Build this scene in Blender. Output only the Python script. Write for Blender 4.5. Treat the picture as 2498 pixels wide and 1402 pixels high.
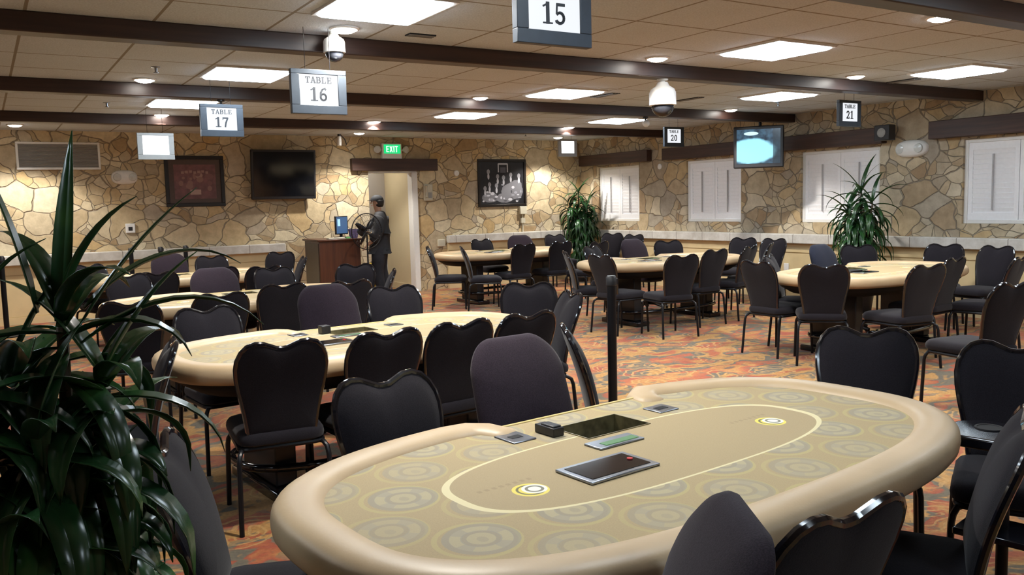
import bpy, bmesh, math, random
from mathutils import Vector, Matrix

for o in list(bpy.data.objects):
    bpy.data.objects.remove(o, do_unlink=True)
SC = bpy.context.scene
COL = SC.collection
PI = math.pi

# ------------------------------------------------------------------ camera
cam_data = bpy.data.cameras.new('camera')
cam_data.sensor_width = 36.0
cam_data.lens = 2081.46 / 2498 * 36.0
cam_data.clip_end = 100
cam = bpy.data.objects.new('camera', cam_data)
COL.objects.link(cam)
cam.matrix_world = Matrix(((0.84883125, 0.07392867, -0.52346926, 0.0),
                           (-0.52804981, 0.07085152, -0.84625260, 0.0),
                           (-0.02547374, 0.99474349, 0.09917900, 1.54),
                           (0, 0, 0, 1)))
SC.camera = cam

# ------------------------------------------------------------------ world, exposure
world = bpy.data.worlds.new('world')
SC.world = world
world.use_nodes = True
wbg = world.node_tree.nodes['Background']
wbg.inputs[0].default_value = (0.95, 0.95, 1.0, 1)
wbg.inputs[1].default_value = 0.35
SC.view_settings.view_transform = 'Standard'
SC.view_settings.look = 'None'
SC.view_settings.gamma = 1
SC.view_settings.use_curve_mapping = False
SC.view_settings.exposure = 0.62
PANEL_EMIT = 14.0        # ceiling panel diffusers
DOWN_EMIT = 30.0         # recessed downlight lenses
DOWN_WATT = 160.0         # recessed downlight beams
PANEL_COL = (0.76, 0.89, 1.0)
DOWN_COL = (1.0, 0.95, 0.87)

# ------------------------------------------------------------------ node helpers
class E:
    """tiny expression wrapper that builds Math nodes"""
    def __init__(s, nt, sock): s.nt, s.k = nt, sock
    def _m(s, op, *a):
        n = s.nt.nodes.new('ShaderNodeMath'); n.operation = op
        for i, v in enumerate((s,) + a):
            if isinstance(v, E): s.nt.links.new(v.k, n.inputs[i])
            else: n.inputs[i].default_value = v
        return E(s.nt, n.outputs[0])
    def __add__(s, o): return s._m('ADD', o)
    __radd__ = __add__
    def __sub__(s, o): return s._m('SUBTRACT', o)
    def __rsub__(s, o): return (s * -1) + o
    def __mul__(s, o): return s._m('MULTIPLY', o)
    __rmul__ = __mul__
    def __truediv__(s, o): return s._m('DIVIDE', o)
    def pow(s, o): return s._m('POWER', o)
    def abs(s): return s._m('ABSOLUTE')
    def lt(s, o): return s._m('LESS_THAN', o)
    def gt(s, o): return s._m('GREATER_THAN', o)
    def mod(s, o): return s._m('FLOORED_MODULO', o)
    def min(s, o): return s._m('MINIMUM', o)
    def max(s, o): return s._m('MAXIMUM', o)
    def sin(s): return s._m('SINE')
    def floor(s): return s._m('FLOOR')
    def sqrt(s): return s._m('SQRT')
    def atan2(s, o): return s._m('ARCTAN2', o)
    def band(s, c, w): return (s - c).abs().lt(w)
    def ss(s, a, b):
        n = s.nt.nodes.new('ShaderNodeMapRange'); n.interpolation_type = 'SMOOTHSTEP'
        s.nt.links.new(s.k, n.inputs[0]); n.inputs[1].default_value = a; n.inputs[2].default_value = b
        return E(s.nt, n.outputs[0])

def newmat(name):
    m = bpy.data.materials.new(name); m.use_nodes = True
    nt = m.node_tree
    return m, nt, nt.nodes['Principled BSDF']

def pset(b, **k):
    names = dict(col='Base Color', rough='Roughness', metal='Metallic', spec='Specular IOR Level', coat='Coat Weight',
                 coatr='Coat Roughness', sheen='Sheen Weight', emit='Emission Strength', ecol='Emission Color')
    for a, v in k.items():
        i = b.inputs[names[a]]
        if a in ('col', 'ecol') and len(v) == 3: v = (*v, 1)
        i.default_value = v

def S(r, g, b):
    f = lambda c: ((c / 255 + .055) / 1.055) ** 2.4 if c > 10 else c / 255 / 12.92
    return (f(r), f(g), f(b))

def obj_xyz(nt, kind='Object'):
    t = nt.nodes.new('ShaderNodeTexCoord'); s = nt.nodes.new('ShaderNodeSeparateXYZ')
    nt.links.new(t.outputs[kind], s.inputs[0])
    return t.outputs[kind], E(nt, s.outputs[0]), E(nt, s.outputs[1]), E(nt, s.outputs[2])

def combine(nt, x, y, z=0.0):
    n = nt.nodes.new('ShaderNodeCombineXYZ')
    for i, v in enumerate((x, y, z)):
        if isinstance(v, E): nt.links.new(v.k, n.inputs[i])
        else: n.inputs[i].default_value = v
    return n.outputs[0]

def noise(nt, vec, scale, detail=3, rough=.5, out=0):
    n = nt.nodes.new('ShaderNodeTexNoise'); n.inputs['Scale'].default_value = scale
    n.inputs['Detail'].default_value = detail; n.inputs['Roughness'].default_value = rough
    if vec is not None: nt.links.new(vec, n.inputs['Vector'])
    return n.outputs[out]

def voronoi(nt, vec, scale, feature='F1', rnd=1.0, dim='3D'):
    n = nt.nodes.new('ShaderNodeTexVoronoi'); n.voronoi_dimensions = dim; n.feature = feature
    n.inputs['Scale'].default_value = scale; n.inputs['Randomness'].default_value = rnd
    nt.links.new(vec, n.inputs['Vector'])
    return n

def ramp(nt, fac, stops, interp='LINEAR'):
    n = nt.nodes.new('ShaderNodeValToRGB'); n.color_ramp.interpolation = interp
    cr = n.color_ramp
    while len(cr.elements) < len(stops): cr.elements.new(.5)
    for e, (p_, c) in zip(cr.elements, stops): e.position = p_; e.color = (*c, 1)
    nt.links.new(fac.k if isinstance(fac, E) else fac, n.inputs[0])
    return n.outputs[0]

def mix(nt, fac, a, b, mode='MIX'):
    n = nt.nodes.new('ShaderNodeMix'); n.data_type = 'RGBA'; n.blend_type = mode
    for sock, v in ((n.inputs[0], fac), (n.inputs[6], a), (n.inputs[7], b)):
        if isinstance(v, E): nt.links.new(v.k, sock)
        elif isinstance(v, (int, float)): sock.default_value = v
        elif isinstance(v, tuple): sock.default_value = (*v, 1)
        else: nt.links.new(v, sock)
    return n.outputs[2]

def bump(nt, b, height, strength=.3, dist=.01):
    n = nt.nodes.new('ShaderNodeBump'); n.inputs['Strength'].default_value = strength; n.inputs['Distance'].default_value = dist
    nt.links.new(height.k if isinstance(height, E) else height, n.inputs['Height'])
    nt.links.new(n.outputs[0], b.inputs['Normal'])

MATS = {}
def plain(name, col, rough=.5, metal=0.0, var=.06, nscale=30, **k):
    """flat colour with a faint procedural mottling"""
    if name in MATS: return MATS[name]
    m, nt, b = newmat(name)
    pset(b, rough=rough, metal=metal, **k)
    v, x, y, z = obj_xyz(nt)
    n = noise(nt, v, nscale, 2)
    lo = tuple(c * (1 - var) for c in col); hi = tuple(min(1, c * (1 + var)) for c in col)
    nt.links.new(ramp(nt, n, [(.3, lo), (.7, hi)]), b.inputs['Base Color'])
    MATS[name] = m
    return m

def emitter(name, col, strength):
    m, nt, b = newmat(name)
    pset(b, col=(.05, .05, .05), rough=.4, ecol=col, emit=strength)
    MATS[name] = m
    return m

# ------------------------------------------------------------------ materials
STONE = {'x': [(0, (.40, .28, .16)), (.14, (.55, .44, .28)), (.30, (.64, .53, .35)), (.44, (.46, .38, .27)), (.58, (.70, .60, .42)), (.74, (.60, .43, .22)), (.88, (.78, .69, .50)), (1, (.50, .43, .34))],
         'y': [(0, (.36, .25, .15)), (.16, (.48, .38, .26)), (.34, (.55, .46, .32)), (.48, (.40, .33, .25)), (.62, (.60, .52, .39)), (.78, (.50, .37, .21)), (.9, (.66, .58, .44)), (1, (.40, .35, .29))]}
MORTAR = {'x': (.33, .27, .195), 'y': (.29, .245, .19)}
def stone_mat(name, axis):
    m, nt, b = newmat(name)
    v, x, y, z = obj_xyz(nt)
    h = x if axis == 'x' else y
    base = combine(nt, h * 0.9, z * 1.12, 0.0)
    wob = noise(nt, base, 2.2, 2, out=1)
    vm = nt.nodes.new('ShaderNodeVectorMath'); vm.operation = 'MULTIPLY_ADD'
    nt.links.new(wob, vm.inputs[0]); vm.inputs[1].default_value = (.30, .30, 0); nt.links.new(base, vm.inputs[2])
    big = voronoi(nt, vm.outputs[0], 3.0, 'F1', 1.0, '2D')
    bedge = voronoi(nt, vm.outputs[0], 3.0, 'DISTANCE_TO_EDGE', 1.0, '2D')
    sml = voronoi(nt, vm.outputs[0], 5.6, 'F1', .9, '2D')
    sedge = voronoi(nt, vm.outputs[0], 5.6, 'DISTANCE_TO_EDGE', .9, '2D')
    def chan(v_, k):
        q = nt.nodes.new('ShaderNodeSeparateColor'); nt.links.new(v_.outputs['Color'], q.inputs[0]); return E(nt, q.outputs[k])
    pick = chan(big, 1).gt(.42)                       # large stones here, clusters of small ones there
    rnd = pick * chan(sml, 0) + (1.0 - pick) * chan(big, 0)
    rnd2 = pick * chan(sml, 2) + (1.0 - pick) * chan(big, 2)
    eb = E(nt, bedge.outputs['Distance']); es = E(nt, sedge.outputs['Distance'])
    e = eb.min(es + (1.0 - pick) * 9.0)
    col = ramp(nt, rnd, STONE[axis])
    mot = noise(nt, v, 9, 5, .65)
    col = mix(nt, .5, col, ramp(nt, mot, [(.3, (.50, .45, .36)), (.7, (1.15, 1.12, 1.05))]), 'MULTIPLY')
    rough_e = e + (E(nt, noise(nt, v, 26, 2)) - .5) * .03
    mort = rough_e.ss(.006, .030)
    col = mix(nt, mort, MORTAR[axis], col)
    height = mort * (rnd2 * .5 + .7) + E(nt, mot) * .35
    nt.links.new(col, b.inputs['Base Color']); pset(b, rough=.8, spec=.25)
    bump(nt, b, height, .8, .03)
    MATS[name] = m
    return m
stone_mat('stone_back', 'x'); stone_mat('stone_right', 'y')

def capstone_mat():
    m, nt, b = newmat('capstone')
    v, x, y, z = obj_xyz(nt)
    n = noise(nt, v, 6, 5, .65)
    col = ramp(nt, n, [(.3, (.46, .43, .38)), (.7, (.66, .64, .60))])
    joint = ((x + y) / .62).mod(1.0).lt(.015)
    col = mix(nt, joint, col, (.2, .18, .15))
    nt.links.new(col, b.inputs['Base Color']); pset(b, rough=.75)
    bump(nt, b, n, .3, .01)
    MATS['capstone'] = m
capstone_mat()

def carpet_mat():
    m, nt, b = newmat('carpet')
    v, x, y, z = obj_xyz(nt)
    flat = combine(nt, x, y, 0.0)
    wob = noise(nt, flat, 2.0, 3, out=1)
    vm = nt.nodes.new('ShaderNodeVectorMath'); vm.operation = 'MULTIPLY_ADD'
    nt.links.new(wob, vm.inputs[0]); vm.inputs[1].default_value = (.5, .5, 0); nt.links.new(flat, vm.inputs[2])
    vo = voronoi(nt, vm.outputs[0], 2.1, 'F1', 1, '2D')
    st = nt.nodes.new('ShaderNodeVectorMath'); st.operation = 'MULTIPLY'
    nt.links.new(vm.outputs[0], st.inputs[0]); st.inputs[1].default_value = (1.3, 2.2, 1)
    patch = noise(nt, st.outputs[0], 1.0, 3, .55)
    col = ramp(nt, patch, [(.24, (.13, .115, .085)), (.33, (.13, .115, .085)), (.345, (.30, .055, .028)), (.42, (.36, .10, .035)), (.435, (.40, .20, .055)), (.485, (.44, .24, .07)),
                           (.50, (.12, .105, .08)), (.535, (.15, .13, .09)), (.55, (.34, .075, .035)), (.61, (.42, .15, .05)), (.625, (.44, .23, .07)), (.68, (.40, .17, .05)), (.70, (.13, .11, .08)), (.76, (.35, .09, .04))])
    d = E(nt, vo.outputs['Distance'])
    # scrolls: spiral lines around each patch centre
    pos = nt.nodes.new('ShaderNodeVectorMath'); pos.operation = 'SUBTRACT'
    sc = nt.nodes.new('ShaderNodeVectorMath'); sc.operation = 'MULTIPLY'
    nt.links.new(vm.outputs[0], sc.inputs[0]); sc.inputs[1].default_value = (1, 1, 1)
    nt.links.new(sc.outputs[0], pos.inputs[0]); nt.links.new(vo.outputs['Position'], pos.inputs[1])
    s3 = nt.nodes.new('ShaderNodeSeparateXYZ'); nt.links.new(pos.outputs[0], s3.inputs[0])
    ang = E(nt, s3.outputs[1]).atan2(E(nt, s3.outputs[0]))
    spiral = (d * 46.0 + ang).sin()
    vsep = nt.nodes.new('ShaderNodeSeparateColor'); nt.links.new(vo.outputs['Color'], vsep.inputs[0])
    line = spiral.gt(.62) * d.lt(.44) * E(nt, vsep.outputs[0]).gt(.30)
    col = mix(nt, line * .72, col, (.50, .30, .11))
    fine = noise(nt, flat, 55, 3)
    leaf = E(nt, noise(nt, flat, 11, 2))
    col = mix(nt, leaf.gt(.6) * .55, col, (.16, .13, .085))
    col = mix(nt, .5, col, ramp(nt, fine, [(.3, (.36, .33, .30)), (.7, (.98, .90, .82))]), 'MULTIPLY')
    nt.links.new(col, b.inputs['Base Color']); pset(b, rough=.95, spec=.1, sheen=.2)
    bump(nt, b, noise(nt, flat, 400, 2), .4, .004)
    MATS['carpet'] = m
carpet_mat()

def ceiling_mat():
    m, nt, b = newmat('ceiling_tile')
    v, x, y, z = obj_xyz(nt)
    P_ = .70
    gx = ((x - .31) / P_).mod(1.0); gy = ((y - 1.0) / P_).mod(1.0)
    w = .014
    line = gx.lt(w).max(gx.gt(1 - w)).max(gy.lt(w)).max(gy.gt(1 - w))
    n = noise(nt, v, 90, 3)
    big = noise(nt, v, 1.2, 2)
    col = ramp(nt, n, [(.35, (.50, .55, .61)), (.65, (.61, .665, .735))])
    col = mix(nt, .25, col, ramp(nt, big, [(.35, (.78, .76, .72)), (.65, (1, 1, 1))]), 'MULTIPLY')
    col = mix(nt, line, col, (.26, .235, .20))
    nt.links.new(col, b.inputs['Base Color']); pset(b, rough=.9, spec=.1)
    bump(nt, b, E(nt, n) - line * 2.0, .3, .006)
    MATS['ceiling_tile'] = m
ceiling_mat()

def wood_mat(name, dark, light, axis='x', rough=.45, scale=1.0):
    m, nt, b = newmat(name)
    v, x, y, z = obj_xyz(nt)
    k = 1.2 * scale; q = 22 * scale
    sc = {'x': (k, q, q), 'y': (q, k, q), 'z': (q, q, k)}[axis]
    vec = combine(nt, x * sc[0], y * sc[1], z * sc[2])
    n = noise(nt, vec, 1.0, 5, .6)
    nt.links.new(ramp(nt, n, [(.3, dark), (.7, light)]), b.inputs['Base Color'])
    pset(b, rough=rough)
    bump(nt, b, n, .15, .004)
    MATS[name] = m
    return m
wood_mat('beam_wood', (.022, .011, .009), (.052, .024, .018), 'x', .4)
wood_mat('lintel_wood', (.030, .014, .010), (.070, .032, .022), 'x', .5)
wood_mat('lintel_wood_side', (.030, .014, .010), (.070, .032, .022), 'y', .5)
wood_mat('mahogany', (.045, .014, .007), (.10, .032, .013), 'z', .35)

def fabric_mat(name, col):
    m, nt, b = newmat(name)
    v, x, y, z = obj_xyz(nt)
    n = noise(nt, v, 320, 2)
    n2 = noise(nt, v, 5, 2)
    c = ramp(nt, n, [(.35, tuple(c * .75 for c in col)), (.65, tuple(c * 1.3 for c in col))])
    c = mix(nt, .35, c, ramp(nt, n2, [(.3, (.8, .8, .8)), (.7, (1.15, 1.15, 1.15))]), 'MULTIPLY')
    nt.links.new(c, b.inputs['Base Color']); pset(b, rough=.92, spec=.12, sheen=.10)
    bump(nt, b, n, .25, .002)
    MATS[name] = m
    return m
fabric_mat('chair_fabric', (.0115, .0100, .0135))
fabric_mat('dealer_fabric', (.017, .0155, .019))
fabric_mat('dealer_fabric_purple_lit', (.024, .0165, .024))  # same grey fabric, purple cast of the light put into its colour
fabric_mat('dealer_fabric_blue_lit', (.014, .0165, .030))  # same grey fabric with bluish light painted in
plain('black_gloss', (.006, .006, .009), .13, coat=.6, coatr=.06)
plain('black_metal', (.008, .008, .010), .34, spec=.25)
plain('black_plastic', (.013, .013, .016), .4)
plain('black_matt', (.008, .008, .009), .8)
plain('chrome', (.62, .63, .66), .14, 1.0)
plain('steel', (.32, .34, .38), .28, 1.0)

def vinyl_mat():
    m, nt, b = newmat('tan_vinyl')
    v, x, y, z = obj_xyz(nt)
    n = noise(nt, v, 120, 2); n2 = noise(nt, v, 3, 3)
    c = ramp(nt, n2, [(.3, (.46, .335, .20)), (.7, (.56, .415, .255))])
    nt.links.new(c, b.inputs['Base Color']); pset(b, rough=.42, spec=.4)
    bump(nt, b, n, .12, .002)
    MATS['tan_vinyl'] = m
vinyl_mat()

def felt_mat():
    m, nt, b = newmat('printed_felt')
    v, x, y, z = obj_xyz(nt)
    base = (.37, .280, .145)
    fine = noise(nt, v, 260, 2)
    col = ramp(nt, fine, [(.3, tuple(c * .93 for c in base)), (.7, tuple(c * 1.07 for c in base))])
    A_, B_ = .285, .36
    def chip(px, py, col, strength, rad):
        r = ((px * px + py * py).sqrt()) / rad
        ang = py.atan2(px)
        sect = (ang * 4.0).sin()
        yel = (.43, .36, .155); gry = (.255, .240, .195); lgt = (.40, .355, .23)
        ox = px + rad * .10
        outer = (((ox * ox + py * py).sqrt()) / rad).band(.965, .065); ringd = r.band(.80, .09); mid = r.band(.58, .14); ringi = r.band(.40, .07); core = r.lt(.33)
        col = mix(nt, outer * strength, col, yel)
        col = mix(nt, ringd * strength, col, gry)
        col = mix(nt, mid * strength, col, lgt)
        col = mix(nt, mid * sect.gt(.35) * strength, col, (.30, .265, .20))
        col = mix(nt, ringi * strength, col, gry)
        col = mix(nt, core * strength, col, lgt)
        # a spade-like blot in the middle of the chip
        blot = (((px.abs() * 1.3).pow(2.0) + (py + rad * .05).pow(2.0)).sqrt() / rad).lt(.16)
        return mix(nt, blot * strength * .7, col, (.27, .235, .17))
    px = (x + A_ * .40).mod(A_) - A_ / 2; py = (y + B_ * .16).mod(B_) - B_ / 2
    qx = (x + A_ * .90).mod(A_) - A_ / 2; qy = (y + B_ * .66).mod(B_) - B_ / 2
    col = chip(px, py, col, .62, .105)
    col = chip(qx, qy, col, .45, .105)
    # betting oval
    se = ((x / .725).abs().pow(2.8) + (y / .258).abs().pow(2.8)).pow(1 / 2.8)
    inside = se.lt(1.0)
    plainc = ramp(nt, fine, [(.3, (.34, .255, .135)), (.7, (.38, .29, .155))])
    col = mix(nt, inside, col, plainc)
    col = mix(nt, se.band(1.0, .017), col, (.66, .58, .34))
    # printed emblems at either end of the oval
    for sx in (-.53, .53):
        ex, ey = x - sx, y + .05
        r = (ex * ex + ey * ey).sqrt() / .052
        col = mix(nt, r.lt(1.0), col, (.72, .60, .12))
        col = mix(nt, r.band(.72, .07), col, (.16, .14, .06))
        fx = ex - .013
        r2 = (fx * fx + ey * ey).sqrt() / .036
        col = mix(nt, r2.lt(1.0), col, (.74, .74, .66))
        col = mix(nt, r2.band(.62, .12), col, (.20, .19, .14))
        # faint line of print beside the emblem
        t = ey - .075
        bar = t.band(0, .008) * ex.band(-.03, .10) * (x * 260.0).sin().gt(-.1)
        col = mix(nt, bar * .35, col, (.19, .13, .07))
    nt.links.new(col, b.inputs['Base Color']); pset(b, rough=.7, spec=.25, sheen=.1)
    bump(nt, b, fine, .1, .001)
    MATS['printed_felt'] = m
felt_mat()

def leaf_mat():
    m, nt, b = newmat('leaf')
    v, x, y, z = obj_xyz(nt)
    n = noise(nt, v, 7, 3)
    c = ramp(nt, n, [(.3, (.010, .034, .012)), (.55, (.018, .060, .018)), (.75, (.040, .110, .022))])
    nt.links.new(c, b.inputs['Base Color']); pset(b, rough=.24, spec=.5)
    MATS['leaf'] = m
leaf_mat()
plain('cane', (.10, .072, .045), .8, var=.3)
plain('soil', (.02, .014, .01), .95, var=.3)
plain('yellow_paint', (.66, .52, .29), .65, var=.05, nscale=6)
plain('cream_paint', (.60, .51, .33), .7, var=.03, nscale=3)
plain('grey_paint', (.42, .40, .38), .6, var=.03, nscale=3)
plain('white_paint', (.78, .77, .75), .45, var=.02)
plain('shutter_white', (.90, .90, .92), .4, var=.02)
plain('dark_reveal', (.10, .08, .065), .8)
plain('white_plastic', (.82, .82, .80), .4, var=.02)
plain('beige_plastic', (.60, .56, .44), .45, var=.02)
plain('grey_plastic', (.30, .30, .29), .5, var=.03)
plain('sign_frame', (.040, .050, .065), .45)
plain('sign_ink', (.025, .028, .035), .6)
plain('picture_frame', (.012, .009, .008), .35)
plain('skin', (.42, .24, .16), .55, var=.05)
plain('jacket', (.012, .013, .017), .8, var=.15)
plain('denim', (.011, .012, .018), .85, var=.2)
plain('hair', (.010, .008, .007), .6)
plain('yellow_plastic', (.75, .58, .03), .4)
plain('purple_plastic', (.15, .12, .25), .5)
plain('green_plastic', (.12, .4, .1), .5)
plain('glass_dark', (.006, .007, .010), .08)
plain('smoke_dome', (.02, .022, .028), .12)
plain('tray_metal', (.20, .17, .085), .35, .35, var=.5, nscale=22)  # mottled olive imitates the stone wall mirrored in the metal
plain('gold_trim', (.55, .42, .16), .4)
emitter('panel_glow', PANEL_COL, PANEL_EMIT)
emitter('lens_glow', DOWN_COL, DOWN_EMIT)
emitter('sign_white', (.92, .95, 1.0), .62)
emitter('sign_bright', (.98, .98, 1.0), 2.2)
emitter('exit_green', (.0, .55, .16), .9)
emitter('exit_letters', (.75, 1.0, .85), 1.0)
emitter('monitor_blue', (.04, .12, .27), .6)
emitter('lcd_green', (.06, .28, .05), .5)

# ------------------------------------------------------------------ mesh builder
class MB:
    def __init__(s): s.v, s.f, s.m = [], [], []
    def add(s, vs, fs, mi=0, mat=None):
        o = len(s.v)
        s.v += [tuple(mat @ Vector(v)) if mat is not None else tuple(v) for v in vs]
        s.f += [tuple(o + i for i in f) for f in fs]; s.m += [mi] * len(fs)
    def box(s, a, b, mi=0, mat=None):
        x0, y0, z0 = a; x1, y1, z1 = b
        vs = [(x0, y0, z0), (x1, y0, z0), (x1, y1, z0), (x0, y1, z0), (x0, y0, z1), (x1, y0, z1), (x1, y1, z1), (x0, y1, z1)]
        s.add(vs, [(0, 3, 2, 1), (4, 5, 6, 7), (0, 1, 5, 4), (1, 2, 6, 5), (2, 3, 7, 6), (3, 0, 4, 7)], mi, mat)
    def loft(s, rings, closed=True, caps=True, mi=0, mat=None):
        n = len(rings[0]); vs = [p for r in rings for p in r]; fs = []
        m = n if closed else n - 1
        for i in range(len(rings) - 1):
            for j in range(m):
                k = (j + 1) % n
                fs.append((i * n + j, i * n + k, (i + 1) * n + k, (i + 1) * n + j))
        if caps and closed:
            fs.append(tuple(range(n - 1, -1, -1))); b = (len(rings) - 1) * n
            fs.append(tuple(b + j for j in range(n)))
        s.add(vs, fs, mi, mat)
    def tube(s, path, r, n=8, mi=0, closed=False, mat=None, caps=True):
        P_ = [Vector(p) for p in path]; L = len(P_)
        rr = r if isinstance(r, (list, tuple)) else [r] * L
        rings = []; up = None
        for i in range(L):
            if closed: t = P_[(i + 1) % L] - P_[i - 1]
            else: t = P_[min(i + 1, L - 1)] - P_[max(i - 1, 0)]
            t = t.normalized() if t.length > 1e-9 else Vector((0, 0, 1))
            if up is None:
                up = Vector((0, 0, 1)) if abs(t.z) < .9 else Vector((1, 0, 0))
            sd = t.cross(up)
            if sd.length < 1e-6: sd = t.cross(Vector((1, .3, 0)))
            sd.normalize(); up = sd.cross(t).normalized()
            rings.append([P_[i] + rr[i] * (math.cos(a) * sd + math.sin(a) * up) for a in [2 * PI * k / n for k in range(n)]])
        if closed:
            rings.append(rings[0]); s.loft(rings, True, False, mi, mat)
        else: s.loft(rings, True, caps, mi, mat)
    def lathe(s, prof, n=24, mi=0, mat=None, caps=True):
        rings = [[(r * math.cos(2 * PI * k / n), r * math.sin(2 * PI * k / n), z) for k in range(n)] for r, z in prof]
        s.loft(rings, True, caps, mi, mat)
    def prism(s, poly, h, mi=0, mat=None):
        n = len(poly)
        vs = [(x, y, 0) for x, y in poly] + [(x, y, h) for x, y in poly]
        fs = [tuple(range(n - 1, -1, -1)), tuple(range(n, 2 * n))]
        fs += [(i, (i + 1) % n, n + (i + 1) % n, n + i) for i in range(n)]
        s.add(vs, fs, mi, mat)
    def build(s, name, mats, parent=None, smooth=True, bevel=0.0, seg=2):
        me = bpy.data.meshes.new(name)
        me.from_pydata([tuple(v) for v in s.v], [], s.f)
        if isinstance(mats, str): mats = [mats]
        for q in mats: me.materials.append(MATS[q])
        for p_, mi in zip(me.polygons, s.m): p_.material_index = mi
        bm = bmesh.new(); bm.from_mesh(me)
        bmesh.ops.recalc_face_normals(bm, faces=bm.faces)
        bm.to_mesh(me); bm.free()
        if smooth:
            for p_ in me.polygons: p_.use_smooth = True
            me.set_sharp_from_angle(angle=math.radians(38))
        o = bpy.data.objects.new(name, me); COL.objects.link(o)
        if parent is not None: o.parent = parent
        if bevel:
            b = o.modifiers.new('bevel', 'BEVEL'); b.width = bevel; b.segments = seg; b.limit_method = 'ANGLE'
            b.harden_normals = False
        return o

def tag(o, label=None, cat=None, group=None, kind=None):
    if label: o['label'] = label
    if cat: o['category'] = cat
    if group: o['group'] = group
    if kind: o['kind'] = kind
    return o

def empty(name, loc=(0, 0, 0), rz=0.0, label=None, cat=None, group=None):
    o = bpy.data.objects.new(name, None); COL.objects.link(o)
    o.empty_display_size = .1
    o.location = loc; o.rotation_euler = (0, 0, rz)
    return tag(o, label, cat, group)

def copy_tree(o, parent=None):
    c = o.copy(); COL.objects.link(c)
    if parent is not None: c.parent = parent
    for ch in o.children: copy_tree(ch, c)
    return c

def struct(o): o['kind'] = 'structure'; return o

def rot_m(axis, deg): return Matrix.Rotation(math.radians(deg), 4, axis)
def tr(x, y, z): return Matrix.Translation((x, y, z))

# ================================================================== ROOM
XW, YW, ZC = 10.25, 13.88, 2.72
X0, Y0 = -4.0, -4.0

def wall_cells(mb, axis, lo, hi, t0, t1, z0, z1, holes):
    """solid wall made of boxes round rectangular holes (u0,u1,z0,z1)"""
    us = sorted({lo, hi} | {h[0] for h in holes} | {h[1] for h in holes})
    zs = sorted({z0, z1} | {h[2] for h in holes} | {h[3] for h in holes})
    for a, b in zip(us, us[1:]):
        for c, d in zip(zs, zs[1:]):
            if any(h[0] <= a and b <= h[1] and h[2] <= c and d <= h[3] for h in holes): continue
            if axis == 'x': mb.box((a, t0, c), (b, t1, d))
            else: mb.box((t0, a, c), (t1, b, d))

mb = MB(); mb.box((X0 - .2, Y0 - .2, -.1), (XW + .2, 15.4, 0)); struct(mb.build('floor', 'carpet', smooth=False))
mb = MB(); mb.box((X0 - .2, Y0 - .2, ZC), (XW + .2, YW + .15, ZC + .1)); struct(mb.build('ceiling', 'ceiling_tile', smooth=False))
DOOR = (5.73, 6.55, 0.0, 2.12)
WINS = [(12.075, 13.27), (9.61, 10.84), (7.16, 8.45), (4.72, 6.02)]
WZ = (1.14, 2.16)
mb = MB(); wall_cells(mb, 'x', X0, XW + .16, YW, YW + .15, 0, ZC, [DOOR]); struct(mb.build('wall_back', 'stone_back', smooth=False))
mb = MB(); wall_cells(mb, 'y', Y0, YW, XW, XW + .16, 0, ZC, [(a, b, *WZ) for a, b in WINS]); struct(mb.build('wall_right', 'stone_right', smooth=False))
mb = MB(); mb.box((X0 - .15, Y0, 0), (X0, YW, ZC)); struct(mb.build('wall_left', 'stone_right', smooth=False))
mb = MB(); mb.box((X0 - .15, Y0 - .15, 0), (XW + .16, Y0, ZC)); struct(mb.build('wall_near', 'stone_back', smooth=False))

# passage behind the doorway
mb = MB(); mb.box((6.56, YW + .15, 0), (6.66, 15.2, 2.45)); struct(mb.build('wall_passage_right', 'cream_paint', smooth=False))
mb = MB(); mb.box((4.6, 15.1, 0), (6.56, 15.2, 2.45)); struct(mb.build('wall_passage_back', 'grey_paint', smooth=False))
mb = MB(); mb.box((4.5, YW + .15, 0), (4.6, 15.2, 2.45)); struct(mb.build('wall_passage_left', 'cream_paint', smooth=False))
mb = MB(); mb.box((4.5, YW + .15, 2.45), (6.66, 15.2, 2.55)); struct(mb.build('ceiling_passage', 'cream_paint', smooth=False))
mb = MB(); mb.box((6.548, YW + .16, 0), (6.56, 15.1, .11)); struct(mb.build('baseboard_passage', 'cream_paint', smooth=False))
# door casing
mb = MB()
mb.box((6.55, YW - .03, 0), (6.65, YW, 2.12)); mb.box((6.538, YW - .03, 0), (6.55, YW + .15, 2.12))
mb.box((5.73, YW - .012, 2.105), (6.65, YW + .15, 2.14))
struct(mb.build('trim_door', 'white_paint', bevel=.004))

# wainscot with stone cap
def wainscot(axis, lo, hi, face, sgn, n):
    mb = MB(); mc = MB()
    for za, zb, d in ((.11, .685, .05), (.70, .83, .055), (.0, .10, .062), (.10, .11, .046), (.685, .70, .04)):
        if axis == 'x': mb.box((lo, face - d, za), (hi, face, zb))
        else: mb.box((face - d, lo, za), (face, hi, zb))
    if axis == 'x': mc.box((lo - .01, face - .13, .832), (hi, face, .972))
    else: mc.box((face - .13, lo, .832), (face, hi, .972))
    struct(mb.build('trim_wainscot_%d' % n, 'yellow_paint', smooth=False))
    struct(mc.build('trim_capstone_%d' % n, 'capstone', bevel=.012))
wainscot('x', X0, 4.2, YW, -1, 1)
wainscot('x', 7.21, XW - .07, YW, -1, 2)
wainscot('y', Y0, YW - .14, XW, -1, 3)

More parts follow.
